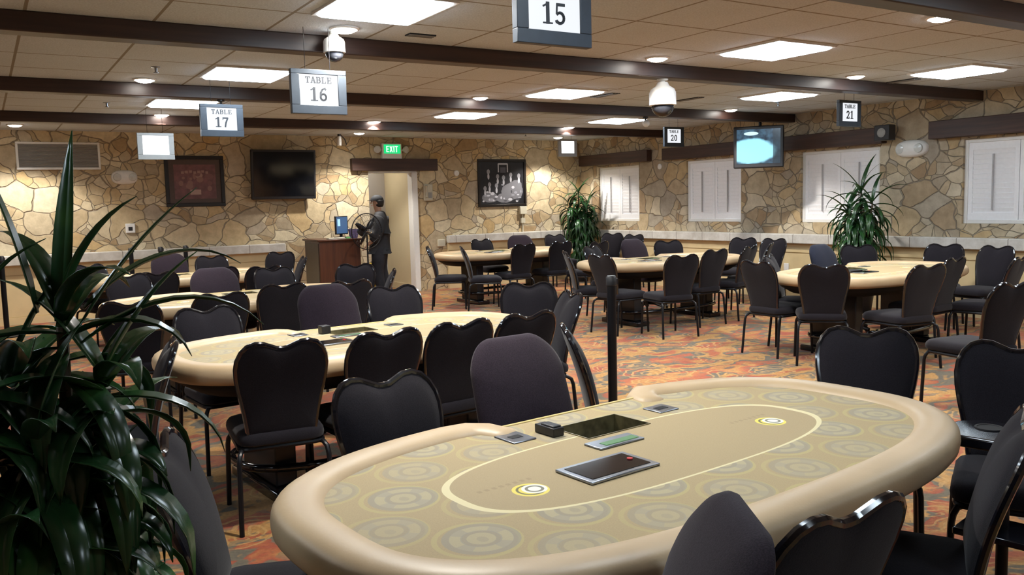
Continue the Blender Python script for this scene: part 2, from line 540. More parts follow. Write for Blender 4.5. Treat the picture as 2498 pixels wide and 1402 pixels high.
# ceiling beams and lintels
for i, yb in enumerate((-2.52, .25, 3.02, 5.79, 8.56, 11.33)):
    mb = MB(); mb.box((X0, yb, 2.60), (XW, yb + .15, ZC)); struct(mb.build('trim_beam_%d' % (i + 1), 'beam_wood', bevel=.008))
mb = MB(); mb.box((5.41, YW - .10, 2.14), (7.03, YW, 2.35)); struct(mb.build('trim_lintel_1', 'lintel_wood', bevel=.008))
for i, (a, b, za, zb) in enumerate(((11.72, 13.76, 2.21, 2.41), (9.25, 11.33, 2.20, 2.40), (7.06, 9.22, 2.19, 2.40), (4.3, 6.41, 2.19, 2.41))):
    mb = MB(); mb.box((XW - .12, a, za), (XW, b, zb)); struct(mb.build('trim_lintel_%d' % (i + 2), 'lintel_wood_side', bevel=.008))

plain('rod_grey', (.45, .44, .45), .5)
# windows with closed plantation shutters
for i, (a, b) in enumerate(WINS):
    z0, z1 = WZ
    fr = MB(); X = XW + .035; t = .045
    fr.box((X, a, z0), (X + .09, a + t, z1)); fr.box((X, b - t, z0), (X + .09, b, z1))
    fr.box((X, a + t, z0), (X + .09, b - t, z0 + t)); fr.box((X, a + t, z1 - t), (X + .09, b - t, z1))
    w = fr.build('window_%d' % (i + 1), 'white_paint', bevel=.004); struct(w)
    gl = MB(); gl.box((X + .095, a + .01, z0 + .01), (X + .10, b - .01, z1 - .01)); gl.build('pane', 'glass_dark', w, False)
    mid = (a + b) / 2; s = .05
    for ya, yb in ((a + t, mid - .003), (mid + .003, b - t)):
        p = MB(); xa = X + .012; xb = X + .042
        p.box((xa, ya, z0 + t), (xb, ya + s, z1 - t)); p.box((xa, yb - s, z0 + t), (xb, yb, z1 - t))
        p.box((xa, ya + s, z0 + t), (xb, yb - s, z0 + t + .085)); p.box((xa, ya + s, z1 - t - .085), (xb, yb - s, z1 - t))
        za = z0 + t + .085; zb = z1 - t - .085; nl = 13; pit = (zb - za) / nl
        for k in range(nl):
            m_ = tr(X + .026, (ya + yb) / 2, za + pit * (k + .5)) @ rot_m('Y', -14)
            p.box((-.005, -(yb - ya) / 2 + s, -pit * .52), (.005, (yb - ya) / 2 - s, pit * .52), 0, m_)
        sh = p.build('shutter', 'shutter_white', w, False)
        r = MB(); ym = (ya + yb) / 2; r.box((X - .006, ym - .008, za + .03), (X + .008, ym + .008, zb - .06)); r.build('tilt_rod', 'rod_grey', sh, False)

# ================================================================== LIGHTS
def panel_light(x, y, label, group=None):
    r = empty('ceiling_panel_light', (x, y, ZC), 0, label, 'ceiling light', group)
    f = MB(); h = .335
    for a, b in (((-h, -h), (h, -h + .03)), ((-h, h - .03), (h, h)), ((-h, -h + .03), (-h + .03, h - .03)), ((h - .03, -h + .03), (h, h - .03))):
        f.box((a[0], a[1], -.016), (b[0], b[1], 0))
    f.build('frame', 'white_paint', r, False)
    d = MB(); k = h - .03; j = k - .02
    ring = lambda q, z: [(-q, -q, z), (q, -q, z), (q, q, z), (-q, q, z)]
    d.loft([ring(k, -.002), ring(k, -.022), ring(j, -.034)], True, True)
    d.build('diffuser', 'panel_glow', r, False)
    return r
PX = (2.10, 5.55, 8.25); GP = 'square ceiling panel lights'
for x, y, lab in ((2.14, 4.83, 'largest square ceiling panel light at the top edge of the photo, left of sign 15'),
                  (2.07, 7.64, 'square ceiling panel light just left of the hanging sign 16'),
                  (1.98, 9.95, 'square ceiling panel light just above the hanging sign 17'),
                  (5.57, 4.86, 'biggest square ceiling panel light in the right half, glowing above the hanging dome camera'),
                  (8.30, 4.95, 'square ceiling panel light at the far right, near the right wall'),
                  (5.52, 7.73, 'square ceiling panel light left of the hanging dome camera'),
                  (8.12, 7.03, 'square ceiling panel light between the hanging dome camera and sign 21'),
                  (5.57, 10.07, 'square ceiling panel light above the green exit sign and black and white picture'),
                  (8.14, 10.07, 'square ceiling panel light below the hanging dome camera, left of sign 20')):
    panel_light(x, y, lab, GP)
for x, y in ((2.10, 2.05), (5.55, 2.05), (8.25, 2.05), (-1.4, 4.85), (-1.4, 2.05), (-1.4, 7.64), (2.10, -.9), (5.55, -.9)):  # unseen panels carrying the grid on, added for their light
    panel_light(x, y, 'unseen square ceiling panel light added outside the frame', 'added ceiling panel lights outside the frame')

lamp_data = bpy.data.lights.new('downlight_beam', 'SPOT')
lamp_data.energy = DOWN_WATT; lamp_data.color = DOWN_COL; lamp_data.spot_size = math.radians(124); lamp_data.spot_blend = .4
lamp_data.shadow_soft_size = .06
dl_trim = dl_lens = None
def downlight(x, y, label, group='round recessed downlights'):
    global dl_trim, dl_lens
    r = empty('recessed_downlight', (x, y, ZC), 0, label, 'ceiling light', group)
    if dl_trim is None:
        t = MB(); t.lathe([(.080, -.001), (.100, -.001), (.100, -.008), (.086, -.014), (.080, -.010), (.080, -.001)], 28, caps=False)
        dl_trim = t.build('trim_ring', 'white_paint', r)
        l = MB(); l.lathe([(.0805, -.002), (.0795, -.014), (.055, -.028), (.02, -.034), (.002, -.035)], 28)
        dl_lens = l.build('lens', 'lens_glow', r)
    else:
        for q in (dl_trim, dl_lens):
            c = q.copy(); COL.objects.link(c); c.parent = r
    b = bpy.data.objects.new('bulb', lamp_data); COL.objects.link(b); b.parent = r; b.location = (0, 0, -.045)
for x, y, lab in ((2.15, 5.51, 'round downlight touching the white dome camera at the top left'),
                  (1.34, 8.32, 'round downlight at the left, before the second dark beam'),
                  (1.98, 11.23, 'round downlight above the glaring white sign, left of sign 17'),
                  (.48, 13.04, 'round downlight at the left photo edge above the vent grille'),
                  (4.79, 11.29, 'round downlight above the exit sign, the upper of the close pair'),
                  (5.29, 13.11, 'round downlight above the exit sign, the lower of the close pair'),
                  (4.85, 8.41, 'round downlight in the middle of the ceiling above a square panel'),
                  (4.94, 5.57, 'round downlight above the hanging dome camera'),
                  (7.59, 5.59, 'round downlight above sign 21'),
                  (5.65, 3.50, 'round downlight at the top right, half hidden by the nearest beam'),
                  (8.76, 8.40, 'round downlight above the hanging television'),
                  (8.12, 11.27, 'round downlight above the small glaring sign, the upper of the pair'),
                  (9.20, 13.12, 'round downlight touching the top of the small glaring sign')):
    downlight(x, y, lab)
for x, y in ((1.6, 3.3), (8.6, 3.0), (2.6, 13.05), (7.2, 13.1), (9.75, 6.4), (9.75, 9.7)):
    if x > 9.5 or y > 13: continue
    downlight(x, y, 'round downlight outside the frame', 'downlights outside the frame')
# unseen ceiling lamp added to light the passage
r = empty('added_passage_lamp', (5.85, 14.6, 2.45), 0, 'unseen ceiling lamp added to light the passage behind the doorway', 'ceiling light')
l = MB(); l.lathe([(.13, 0), (.13, -.03), (.10, -.055), (.002, -.065)], 24); l.build('shade', 'lens_glow', r)

# ================================================================== LETTERING
def arc(cx, cy, rx, ry, a0, a1, n=14):
    return [(cx + rx * math.cos(math.radians(a0 + (a1 - a0) * i / n)), cy + ry * math.sin(math.radians(a0 + (a1 - a0) * i / n))) for i in range(n + 1)]
GL = {
    '1': [([(.36, 0), (.36, 1)], .18), ([(.10, .035), (.62, .035)], .07), ([(.40, .95), (.10, .80)], .09)],
    '5': [([(.16, .93), (.62, .93)], .14), ([(.18, .97), (.15, .50)], .08), (arc(.34, .31, .23, .25, 140, -140), .13), ([(.10, .12), (.20, .16)], .14)],
    '6': [(arc(.35, .29, .22, .24, 0, 360, 20), .13), ([(.13, .30), (.15, .62), (.28, .86), (.52, .95)], .12), ([(.50, .84), (.56, .90)], .12)],
    '7': [([(.10, .92), (.64, .92)], .15), ([(.60, .92), (.40, .45), (.32, 0)], .15), ([(.11, .98), (.11, .72)], .06)],
    '2': [([(.14, .70)] + arc(.35, .70, .21, .24, 160, -20) + [(.40, .35), (.12, .08)], .13), ([(.10, .07), (.62, .07)], .15), ([(.61, .0), (.61, .25)], .05)],
    '0': [(arc(.35, .5, .23, .44, 0, 360, 24), .14)],
    'T': [([(.04, .95), (.76, .95)], .10), ([(.40, 1), (.40, 0)], .18), ([(.22, .04), (.58, .04)], .08), ([(.07, 1), (.07, .72)], .06), ([(.73, 1), (.73, .72)], .06)],
    'A': [([(.40, 1), (.12, 0)], .10), ([(.40, 1), (.68, 0)], .18), ([(.22, .34), (.58, .34)], .08), ([(.0, .04), (.26, .04)], .08), ([(.52, .04), (.82, .04)], .08)],
    'B': [([(.20, 0), (.20, 1)], .18), ([(.06, .96), (.45, .96)], .08), ([(.06, .04), (.45, .04)], .08), ([(.2, .53), (.45, .53)], .08), (arc(.44, .745, .20, .215, 90, -90, 8), .12), (arc(.44, .285, .24, .245, 90, -90, 8), .13)],
    'L': [([(.22, 0), (.22, 1)], .18), ([(.06, .96), (.40, .96)], .08), ([(.06, .04), (.70, .04)], .08), ([(.68, 0), (.68, .32)], .06)],
    'E': [([(.22, 0), (.22, 1)], .18), ([(.06, .96), (.70, .96)], .08), ([(.06, .04), (.72, .04)], .08), ([(.22, .51), (.55, .51)], .08), ([(.68, 1), (.68, .72)], .06), ([(.70, 0), (.70, .30)], .06), ([(.54, .38), (.54, .64)], .06)],
    'e': [([(.15, 0), (.15, 1)], .14), ([(.1, .93), (.62, .93)], .14), ([(.1, .07), (.62, .07)], .14), ([(.1, .5), (.55, .5)], .13)],
    'x': [([(.10, 0), (.62, 1)], .15), ([(.62, 0), (.10, 1)], .15)],
    'i': [([(.2, 0), (.2, 1)], .15)],
    't': [([(.02, .93), (.68, .93)], .14), ([(.35, 1), (.35, 0)], .15)],
}
ADV = {'1': .72, 'i': .42}
def letters(mb, text, cx, y0, h, depth, wscale=1.0, mi=0):
    """raised strokes in the x-z plane, facing -y"""
    adv = [ADV.get(c, .78 if not c.isupper() else .86) for c in text]
    tot = sum(adv) * h * wscale; x = cx - tot / 2
    for c, a in zip(text, adv):
        for q, (path, w) in enumerate(GL[c]):
            for (ax, ay), (bx, by) in zip(path, path[1:]):
                dx, dy = (bx - ax) * wscale, by - ay
                L = math.hypot(dx, dy) or 1e-6; nx, ny = -dy / L * w / 2, dx / L * w / 2
                ex, ey = dx / L * .012, dy / L * .012
                P_ = [(ax * wscale - ex + nx, ay - ey + ny), (ax * wscale - ex - nx, ay - ey - ny), (bx * wscale + ex - nx, by + ey - ny), (bx * wscale + ex + nx, by + ey + ny)]
                f = [(x + px * h, -depth - .0002 * q, y0 + pz * h) for px, pz in P_]; bk = [(px, 0, pz) for px, _, pz in f]
                mb.add(f + bk, [(0, 1, 2, 3), (4, 7, 6, 5), (0, 4, 5, 1), (1, 5, 6, 2), (2, 6, 7, 3), (3, 7, 4, 0)], mi)
        x += a * h * wscale

def hanging_sign(num, loc, label, glow='sign_white', ink=True, w=.38, h=.29, b=.058):
    r = empty('hanging_sign', loc, 0, label, 'sign', 'table number signs hanging from the ceiling')
    f = MB(); t = .02
    f.box((-w / 2, -t, -h / 2), (w / 2, t, -h / 2 + b)); f.box((-w / 2, -t, h / 2 - b * .55), (w / 2, t, h / 2))
    f.box((-w / 2, -t, -h / 2 + b), (-w / 2 + b, t, h / 2 - b * .55)); f.box((w / 2 - b, -t, -h / 2 + b), (w / 2, t, h / 2 - b * .55))
    f.build('frame', 'sign_frame' if ink else 'grey_plastic', r, bevel=.003)
    p = MB(); p.box((-w / 2 + b, -t * .6, -h / 2 + b), (w / 2 - b, t * .6, h / 2 - b * .55)); pn = p.build('panel', glow, r, False)
    if ink:
        q = MB(); letters(q, num, 0, -h / 2 + b + .028, .088, .004)
        n = q.build('number', 'sign_ink', pn, False); n.location = (0, -t * .6, 0)
        q = MB(); letters(q, 'TABLE', 0, h / 2 - b * .55 - .056, .040, .004, 1.08)
        n = q.build('word', 'sign_ink', pn, False); n.location = (0, -t * .6, 0)
    for sx in (-.085, .085):
        k = MB(); k.tube([(sx, 0, h / 2 - .003), (sx, 0, ZC - loc[2])], .002, 6); k.build('hanger', 'black_metal', r)
    return r
hanging_sign('15', (2.11, 3.03, 2.338), 'hanging sign numbered 15 in a dark frame at the top edge')
hanging_sign('16', (1.976, 5.579, 2.302), 'hanging sign numbered 16 in a grey frame')
hanging_sign('17', (1.934, 8.068, 2.347), 'hanging sign numbered 17 in a blue grey frame')
hanging_sign('18', (1.795, 10.676, 2.291), 'glaring blank white hanging sign before the stone wall, left of the sepia poster', 'sign_bright', False, .40, .305)
hanging_sign('19', (8.564, 11.942, 2.434), 'small glaring blank white hanging sign near the room corner', 'sign_bright', False)
hanging_sign('20', (8.784, 9.561, 2.44), 'hanging sign numbered 20 left of the hanging television')
hanging_sign('21', (8.388, 6.261, 2.437), 'hanging sign numbered 21 right of the hanging television')

# ================================================================== POKER TABLES
def sr(th, a, b, n=2.9):
    c, s = abs(math.cos(th)), abs(math.sin(th))
    return 1.0 / ((c / a) ** n + (s / b) ** n) ** (1 / n)
def se_pt(th, a, b, n=2.9):
    r = sr(th, a, b, n); return (r * math.cos(th), r * math.sin(th))
TRAY = (-.085, .205, .205, .385)          # chip tray opening in the felt, table coordinates
def make_table():
    t = empty('poker_table')
    # padded rail, open at the dealer's place on the far side
    ra, rb = 1.10, .578
    thR, thL = math.atan2(.572, .64), math.atan2(.572, -.40)
    path = [(.475, .475), (.495, .525), (.545, .560)]
    N = 120
    span = (thL - 2 * PI) - thR
    path += [se_pt(thR + span * i / N, ra, rb) for i in range(N + 1)]
    path += [(-.315, .560), (-.268, .525), (-.25, .475)]
    pts = [Vector((x, y, .735)) for x, y in path]
    m = len(pts); rings = []
    hw, hh = .074, .054
    def ring(c, nrm, k):
        return [c + nrm * (hw * k * math.copysign(abs(math.cos(a)) ** .8, math.cos(a))) + Vector((0, 0, hh * k * math.copysign(abs(math.sin(a)) ** .8, math.sin(a)))) for a in [2 * PI * q / 18 for q in range(18)]]
    for i in range(m):
        tg = (pts[min(i + 1, m - 1)] - pts[max(i - 1, 0)]).normalized(); nrm = Vector((-tg.y, tg.x, 0))
        if i == 0:
            for k, off in ((.30, .062), (.62, .052), (.85, .032)): rings.append(ring(pts[0] - tg * off, nrm, k))
        taper = .86 if i in (0, m - 1) else .94 if i in (1, m - 2) else 1.0
        rings.append(ring(pts[i], nrm, taper))
        if i == m - 1:
            for k, off in ((.85, .032), (.62, .052), (.30, .062)): rings.append(ring(pts[-1] + tg * off, nrm, k))
    mb = MB(); mb.loft(rings); mb.build('rail', 'tan_vinyl', t)
    # felt with an opening for the chip tray
    cx, cy = (TRAY[0] + TRAY[1]) / 2, (TRAY[2] + TRAY[3]) / 2
    def outer(a):
        lo, hi = 0, 2.0
        for _ in range(40):
            q = (lo + hi) / 2; x, y = cx + q * math.cos(a), cy + q * math.sin(a)
            inside = (abs(x / 1.075) ** 2.9 + abs(y / .555) ** 2.9) < 1 and y < .515
            lo, hi = (q, hi) if inside else (lo, q)
        return (cx + lo * math.cos(a), cy + lo * math.sin(a))
    w2, h2 = (TRAY[1] - TRAY[0]) / 2, (TRAY[3] - TRAY[2]) / 2
    def inner(a):
        c, s = math.cos(a), math.sin(a)
        k = min(w2 / abs(c) if abs(c) > 1e-9 else 9, h2 / abs(s) if abs(s) > 1e-9 else 9)
        return (cx + k * c, cy + k * s)
    corner = math.atan2(h2, w2)
    angs = sorted([2 * PI * i / 144 for i in range(144)] + [corner, PI - corner, PI + corner, 2 * PI - corner])
    O = [outer(a) for a in angs]; I = [inner(a) for a in angs]
    mb = MB(); zt, zb = .765, .735
    mb.loft([[(x, y, zb) for x, y in I], [(x, y, zt) for x, y in I], [(x, y, zt) for x, y in O], [(x, y, zb) for x, y in O], [(x, y, zb) for x, y in I]], True, False)
    fl = mb.build('playing_surface', 'printed_felt', t)
    mb = MB(); mb.box((-.22, .513, .735), (.44, .527, .769)); mb.build('dealer_edge', 'gold_trim', t, bevel=.003)
    # skirt below the rail
    mb = MB()
    ringz = lambda a, b, z: [(*se_pt(2 * PI * i / 72, a, b), z) for i in range(72)]
    mb.loft([ringz(1.12, .60, .70), ringz(1.10, .585, .66), ringz(1.00, .50, .60), ringz(.30, .18, .595)]); mb.build('apron', 'black_matt', t)
    # chip tray: sunken metal well with rows of tubes
    x0, x1, y0, y1 = TRAY
    mb = MB(); wl = .004
    mb.box((x0, y0, .655), (x1, y1, .662))
    for a, b in (((x0, y0, .662), (x0 + wl, y1, .768)), ((x1 - wl, y0, .662), (x1, y1, .768)), ((x0 + wl, y0, .662), (x1 - wl, y0 + wl, .768)), ((x0 + wl, y1 - wl, .662), (x1 - wl, y1, .768))): mb.box(a, b)
    tray = mb.build('chip_tray', 'tray_metal', t)
    mb = MB()
    for k in range(6):
        yy = y0 + .022 + k * (y1 - y0 - .044) / 5
        mb.tube([(x0 + .01, yy, .675), (x0 + .17, yy, .675)], .0125, 10)
    mb.build('chip_channel', 'tray_metal', tray)
    mb = MB(); mb.prism([(0, 0), (.105, 0), (.085, .085), (.03, .085)], .05, 0, tr(.07, .225, .662)); mb.build('drop_block', 'black_plastic', tray, bevel=.004)
    # plates and screens set in the felt
    def plate(nm, a, b, z, mat, par=t, bev=.003):
        q = MB(); q.box((a[0], a[1], .765), (b[0], b[1], z)); return q.build(nm, mat, par, bevel=bev)
    s = plate('drop_slot', (-.30, .325), (-.205, .435), .770, 'steel')
    q = MB(); q.box((-.275, .365, .770), (-.23, .395, .7712)); q.build('slot_opening', 'black_matt', s, False)
    s = plate('drop_slot', (.335, .28), (.435, .37), .770, 'steel')
    q = MB(); q.box((.36, .31, .770), (.41, .34, .7712)); q.build('slot_opening', 'black_matt', s, False)
    s = plate('dealer_display', (-.142, .086), (.052, .166), .772, 'steel')
    q = MB(); q.box((-.105, .100, .772), (.038, .132, .7732)); q.build('lcd', 'lcd_green', s, False)
    s = plate('card_shuffler', (-.385, -.137), (-.115, .020), .774, 'steel')
    q = MB(); q.box((-.365, -.118, .774), (-.135, .002, .7752)); q.build('lid', 'glass_dark', s, False)
    q = MB(); q.lathe([(.009, 0), (.009, .003), (.001, .0035)], 14, 0, tr(-.158, -.055, .7752)); q.build('button', MATS_RED, s)
    # legs: two panelled pedestals on base plates, and a foot rail
    for sx in (-.62, .62):
        q = MB(); q.box((sx - .06, -.24, .06), (sx + .06, .24, .60)); pd = q.build('pedestal', 'black_plastic', t, bevel=.01)
        q = MB(); q.box((sx - .10, -.34, 0), (sx + .10, .34, .06)); q.build('foot', 'black_gloss', pd, bevel=.012)
    q = MB(); ring_ = [(*se_pt(2 * PI * i / 72, .80, .36), .17) for i in range(72)]
    q.tube(ring_, .022, 10, 0, True); q.build('foot_rail', 'black_gloss', t)
    return t
MATS_RED = 'red_button'; plain('red_button', (.5, .03, .03), .4)
GT = 'oval poker tables'
tab = make_table()
first = True
for x, y, rot, lab in ((1.735, 1.99, .095, 'large tan-railed oval poker table in the foreground'),
                       (1.89, 4.74, .10, 'tan-railed oval poker table behind the nearest one, beneath sign 16'),
                       (1.95, 7.72, .05, 'tan-railed oval poker table beneath sign 17, in the left column'),
                       (1.95, 10.70, .04, 'tan-railed oval poker table farthest away on the left, before the wooden podium'),
                       (7.05, 11.58, .03, 'tan-railed oval poker table farthest away on the right, near the corner plant'),
                       (7.35, 8.24, .03, 'tan-railed oval poker table in the middle of the right column, beneath sign 20'),
                       (7.60, 5.37, .08, 'tan-railed oval poker table nearest in the right column, beneath sign 21')):
    t = tab if first else copy_tree(tab); first = False
    t.location = (x, y, 0); t.rotation_euler = (0, 0, rot); tag(t, lab, 'poker table', GT)
def on_table(lx, ly, z=.765):
    r = .095; z += .0005; return (1.735 + lx * math.cos(r) - ly * math.sin(r), 1.99 + lx * math.sin(r) + ly * math.cos(r), z)
# loose black card box standing on the nearest table
mb = MB(); mb.box((-.023, -.050, 0), (.023, .050, .030)); mb.box((-.018, -.042, .030), (.018, .025, .036))
o = mb.build('card_box', 'black_plastic', None, bevel=.004); o.location = on_table(-.135, .345); o.rotation_euler = (0, 0, .1)
tag(o, 'small black card box on the nearest table, left of the chip tray', 'box')
mb = MB(); mb.box((-.03, -.03, 0), (.03, .03, .05)); o = mb.build('card_box', 'black_plastic', None, bevel=.004)
o.location = (1.755, 5.05, .7655); o.rotation_euler = (0, 0, .1)
tag(o, 'small black card box on the second left table, left of its chip tray', 'box')
for x, y, lab in ((7.15, 5.62, 'small black tray lying on the front right table, left one'), (7.30, 5.40, 'small black tray lying on the front right table, right one')):
    mb = MB(); mb.box((-.11, -.06, 0), (.11, .06, .012)); o = mb.build('card_tray', 'black_plastic', None, bevel=.003)
    o.location = (x, y, .7745); o.rotation_euler = (0, 0, .1); tag(o, lab, 'tray')

# ================================================================== CHAIRS
def back_y(z):
    """reclined, curved line of the back: z above the seat -> y behind"""
    h = z - .47
    return -.205 - .12 * h - .38 * h * h if h > 0 else -.205 - .12 * h
def heart():
    half = [(.0, .888), (.024, .890), (.052, .902), (.088, .917), (.124, .920), (.160, .908), (.187, .880), (.204, .843), (.210, .80),
            (.207, .75), (.197, .69), (.184, .63), (.172, .565), (.163, .505), (.157, .455)]
    return half
def sub(poly, k=2):
    out = []
    for a, b in zip(poly, poly[1:]):
        for i in range(k): out.append((a[0] + (b[0] - a[0]) * i / k, a[1] + (b[1] - a[1]) * i / k))
    return out + [poly[-1]]
def pad(outline, bulge_f, bulge_r, cxz, inset=1.0, base=.0, power=2.2, steps=7, inset_r=None):
    """pillow filling an x-z outline; front bulges to +y"""
    mb = MB(); cx, cz = cxz
    rings = []
    for side, bulge in ((1, bulge_f), (-1, bulge_r)):
        seq = range(steps + 1)
        rs = []
        ins = inset if side > 0 or inset_r is None else inset_r
        for i in seq:
            k = math.cos(PI / 2 * i / steps) if i < steps else .0
            k = max(k, .02)
            off = bulge * (1 - k ** power) ** (1 / power)
            rs.append([(cx + (x - cx) * k * ins, back_y(cz + (z - cz) * k * ins) + base + side * off, cz + (z - cz) * k * ins) for x, z in outline])
        rings.append(rs)
    allr = list(reversed(rings[1])) + rings[0][1:]
    mb.loft(allr, True, True)
    return mb
def rounded_rect(w, d, r, n=6):
    pts = []
    for cx, cy, a0 in ((w - r, d - r, 0), (-w + r, d - r, 90), (-w + r, -d + r, 180), (w - r, -d + r, 270)):
        for i in range(n + 1):
            a = math.radians(a0 + 90 * i / n); pts.append((cx + r * math.cos(a), cy + r * math.sin(a)))
    return pts
def cushion(w, d, r, z0, z1, crown, taper=.92, ysh=0.0):
    mb = MB(); base = rounded_rect(w, d, r)
    ring = lambda k, z: [(x * k * (1 if y > 0 else taper + (1 - taper) * (y + d) / d), y * k + ysh, z) for x, y in base]
    h = z1 - z0
    rings = [ring(.90, z0), ring(.985, z0 + h * .18), ring(1.0, z0 + h * .45), ring(.985, z0 + h * .75), ring(.93, z1), ring(.80, z1 + crown * .5), ring(.5, z1 + crown * .9), ring(.05, z1 + crown)]
    mb.loft(rings); return mb
def make_banquet():
    c = empty('banquet_chair')
    half = sub(heart(), 2)
    right = half; left = [(-x, z) for x, z in reversed(half[1:])]
    outline = left + right                       # open at the bottom
    cz = .70
    ring = [(x, z) for x, z in outline]
    pad(ring, .040, .030, (0, cz), .940, .002, 2.4, 8, 1.045).build('backrest', 'chair_fabric', c)
    path = [(x, back_y(z), z) for x, z in outline]
    path = [(-.155, -.19, .40)] + path + [(.155, -.19, .40)]
    mb = MB(); mb.tube(path, .0125, 8)
    mb.tube([(-.15, back_y(.475) - .004, .475), (.15, back_y(.475) - .004, .475)], .011, 8)
    mb.build('back_frame', 'black_gloss', c)
    cushion(.222, .235, .07, .405, .475, .022).build('seat', 'chair_fabric', c)
    mb = MB(); rr = rounded_rect(.20, .205, .05)
    mb.tube([(x, y, .395) for x, y in rr], .013, 8, 0, True); mb.tube([(-.2, 0, .392), (.2, 0, .392)], .011, 8)
    mb.build('seat_frame', 'black_metal', c)
    for sx in (-1, 1):
        mb = MB(); mb.tube([(sx * .17, .17, .39), (sx * .195, .195, .385), (sx * .208, .206, .36), (sx * .213, .210, .33), (sx * .222, .222, .0)], .0125, 8); mb.build('leg', 'black_metal', c)
        mb = MB(); mb.tube([(sx * .17, -.16, .39), (sx * .195, -.205, .39), (sx * .207, -.232, .372), (sx * .212, -.243, .335), (sx * .222, -.272, .0)], .0125, 8); mb.build('leg', 'black_metal', c)
    return c
def make_dealer():
    c = empty('dealer_chair')
    w = .242; z0, z1 = .50, .965
    out = []
    R_ = .13
    for cx, cz, a0 in ((w - R_, z1 - R_, 0), (-w + R_, z1 - R_, 90), (-w + .09, z0 + .09, 180), (w - .09, z0 + .09, 270)):
        r = R_ if cz > .7 else .09
        for i in range(15):
            a = math.radians(a0 + 90 * i / 14); out.append((cx + r * math.cos(a), cz + r * math.sin(a)))
    out = [(x * (1.0 - .10 * max(0, (z - .75) / .25)), z + .018 * (1 - (x / w) ** 2) * (1 if z > .8 else 0)) for x, z in out]
    pad(out, .052, .045, (0, .75), 1.0, .0, 2.6, 8).build('backrest', 'dealer_fabric', c)
    cushion(.25, .24, .09, .42, .50, .03).build('seat', 'dealer_fabric', c)
    mb = MB(); mb.tube([(0, -.08, .415), (0, -.24, .42), (0, -.285, .46), (0, -.268, .60)], .022, 8); mb.box((-.13, -.12, .395), (.13, .12, .418)); mb.build('back_bracket', 'black_plastic', c)
    mb = MB(); mb.lathe([(.028, .10), (.028, .25), (.018, .25), (.018, .40), (.05, .40)], 14); mb.build('gas_post', 'black_metal', c)
    mb = MB()
    for k in range(5):
        a = 2 * PI * k / 5 + .3; ca, sa = math.cos(a), math.sin(a)
        mb.tube([(0, 0, .105), (.12 * ca, .12 * sa, .10), (.27 * ca, .27 * sa, .07)], [.032, .026, .018], 8)
    b = mb.build('star_base', 'black_plastic', c)
    for k in range(5):
        a = 2 * PI * k / 5 + .3
        mb = MB(); mb.lathe([(.002, -.018), (.022, -.018), (.028, -.01), (.028, .01), (.022, .018), (.002, .018)], 14, 0, tr(.27 * math.cos(a), .27 * math.sin(a), .0285) @ rot_m('Z', math.degrees(a) + 60) @ rot_m('X', 90))
        mb.tube([(.27 * math.cos(a), .27 * math.sin(a), .05), (.27 * math.cos(a), .27 * math.sin(a), .075)], .008, 6)
        mb.build('caster', 'black_plastic', b)
    return c
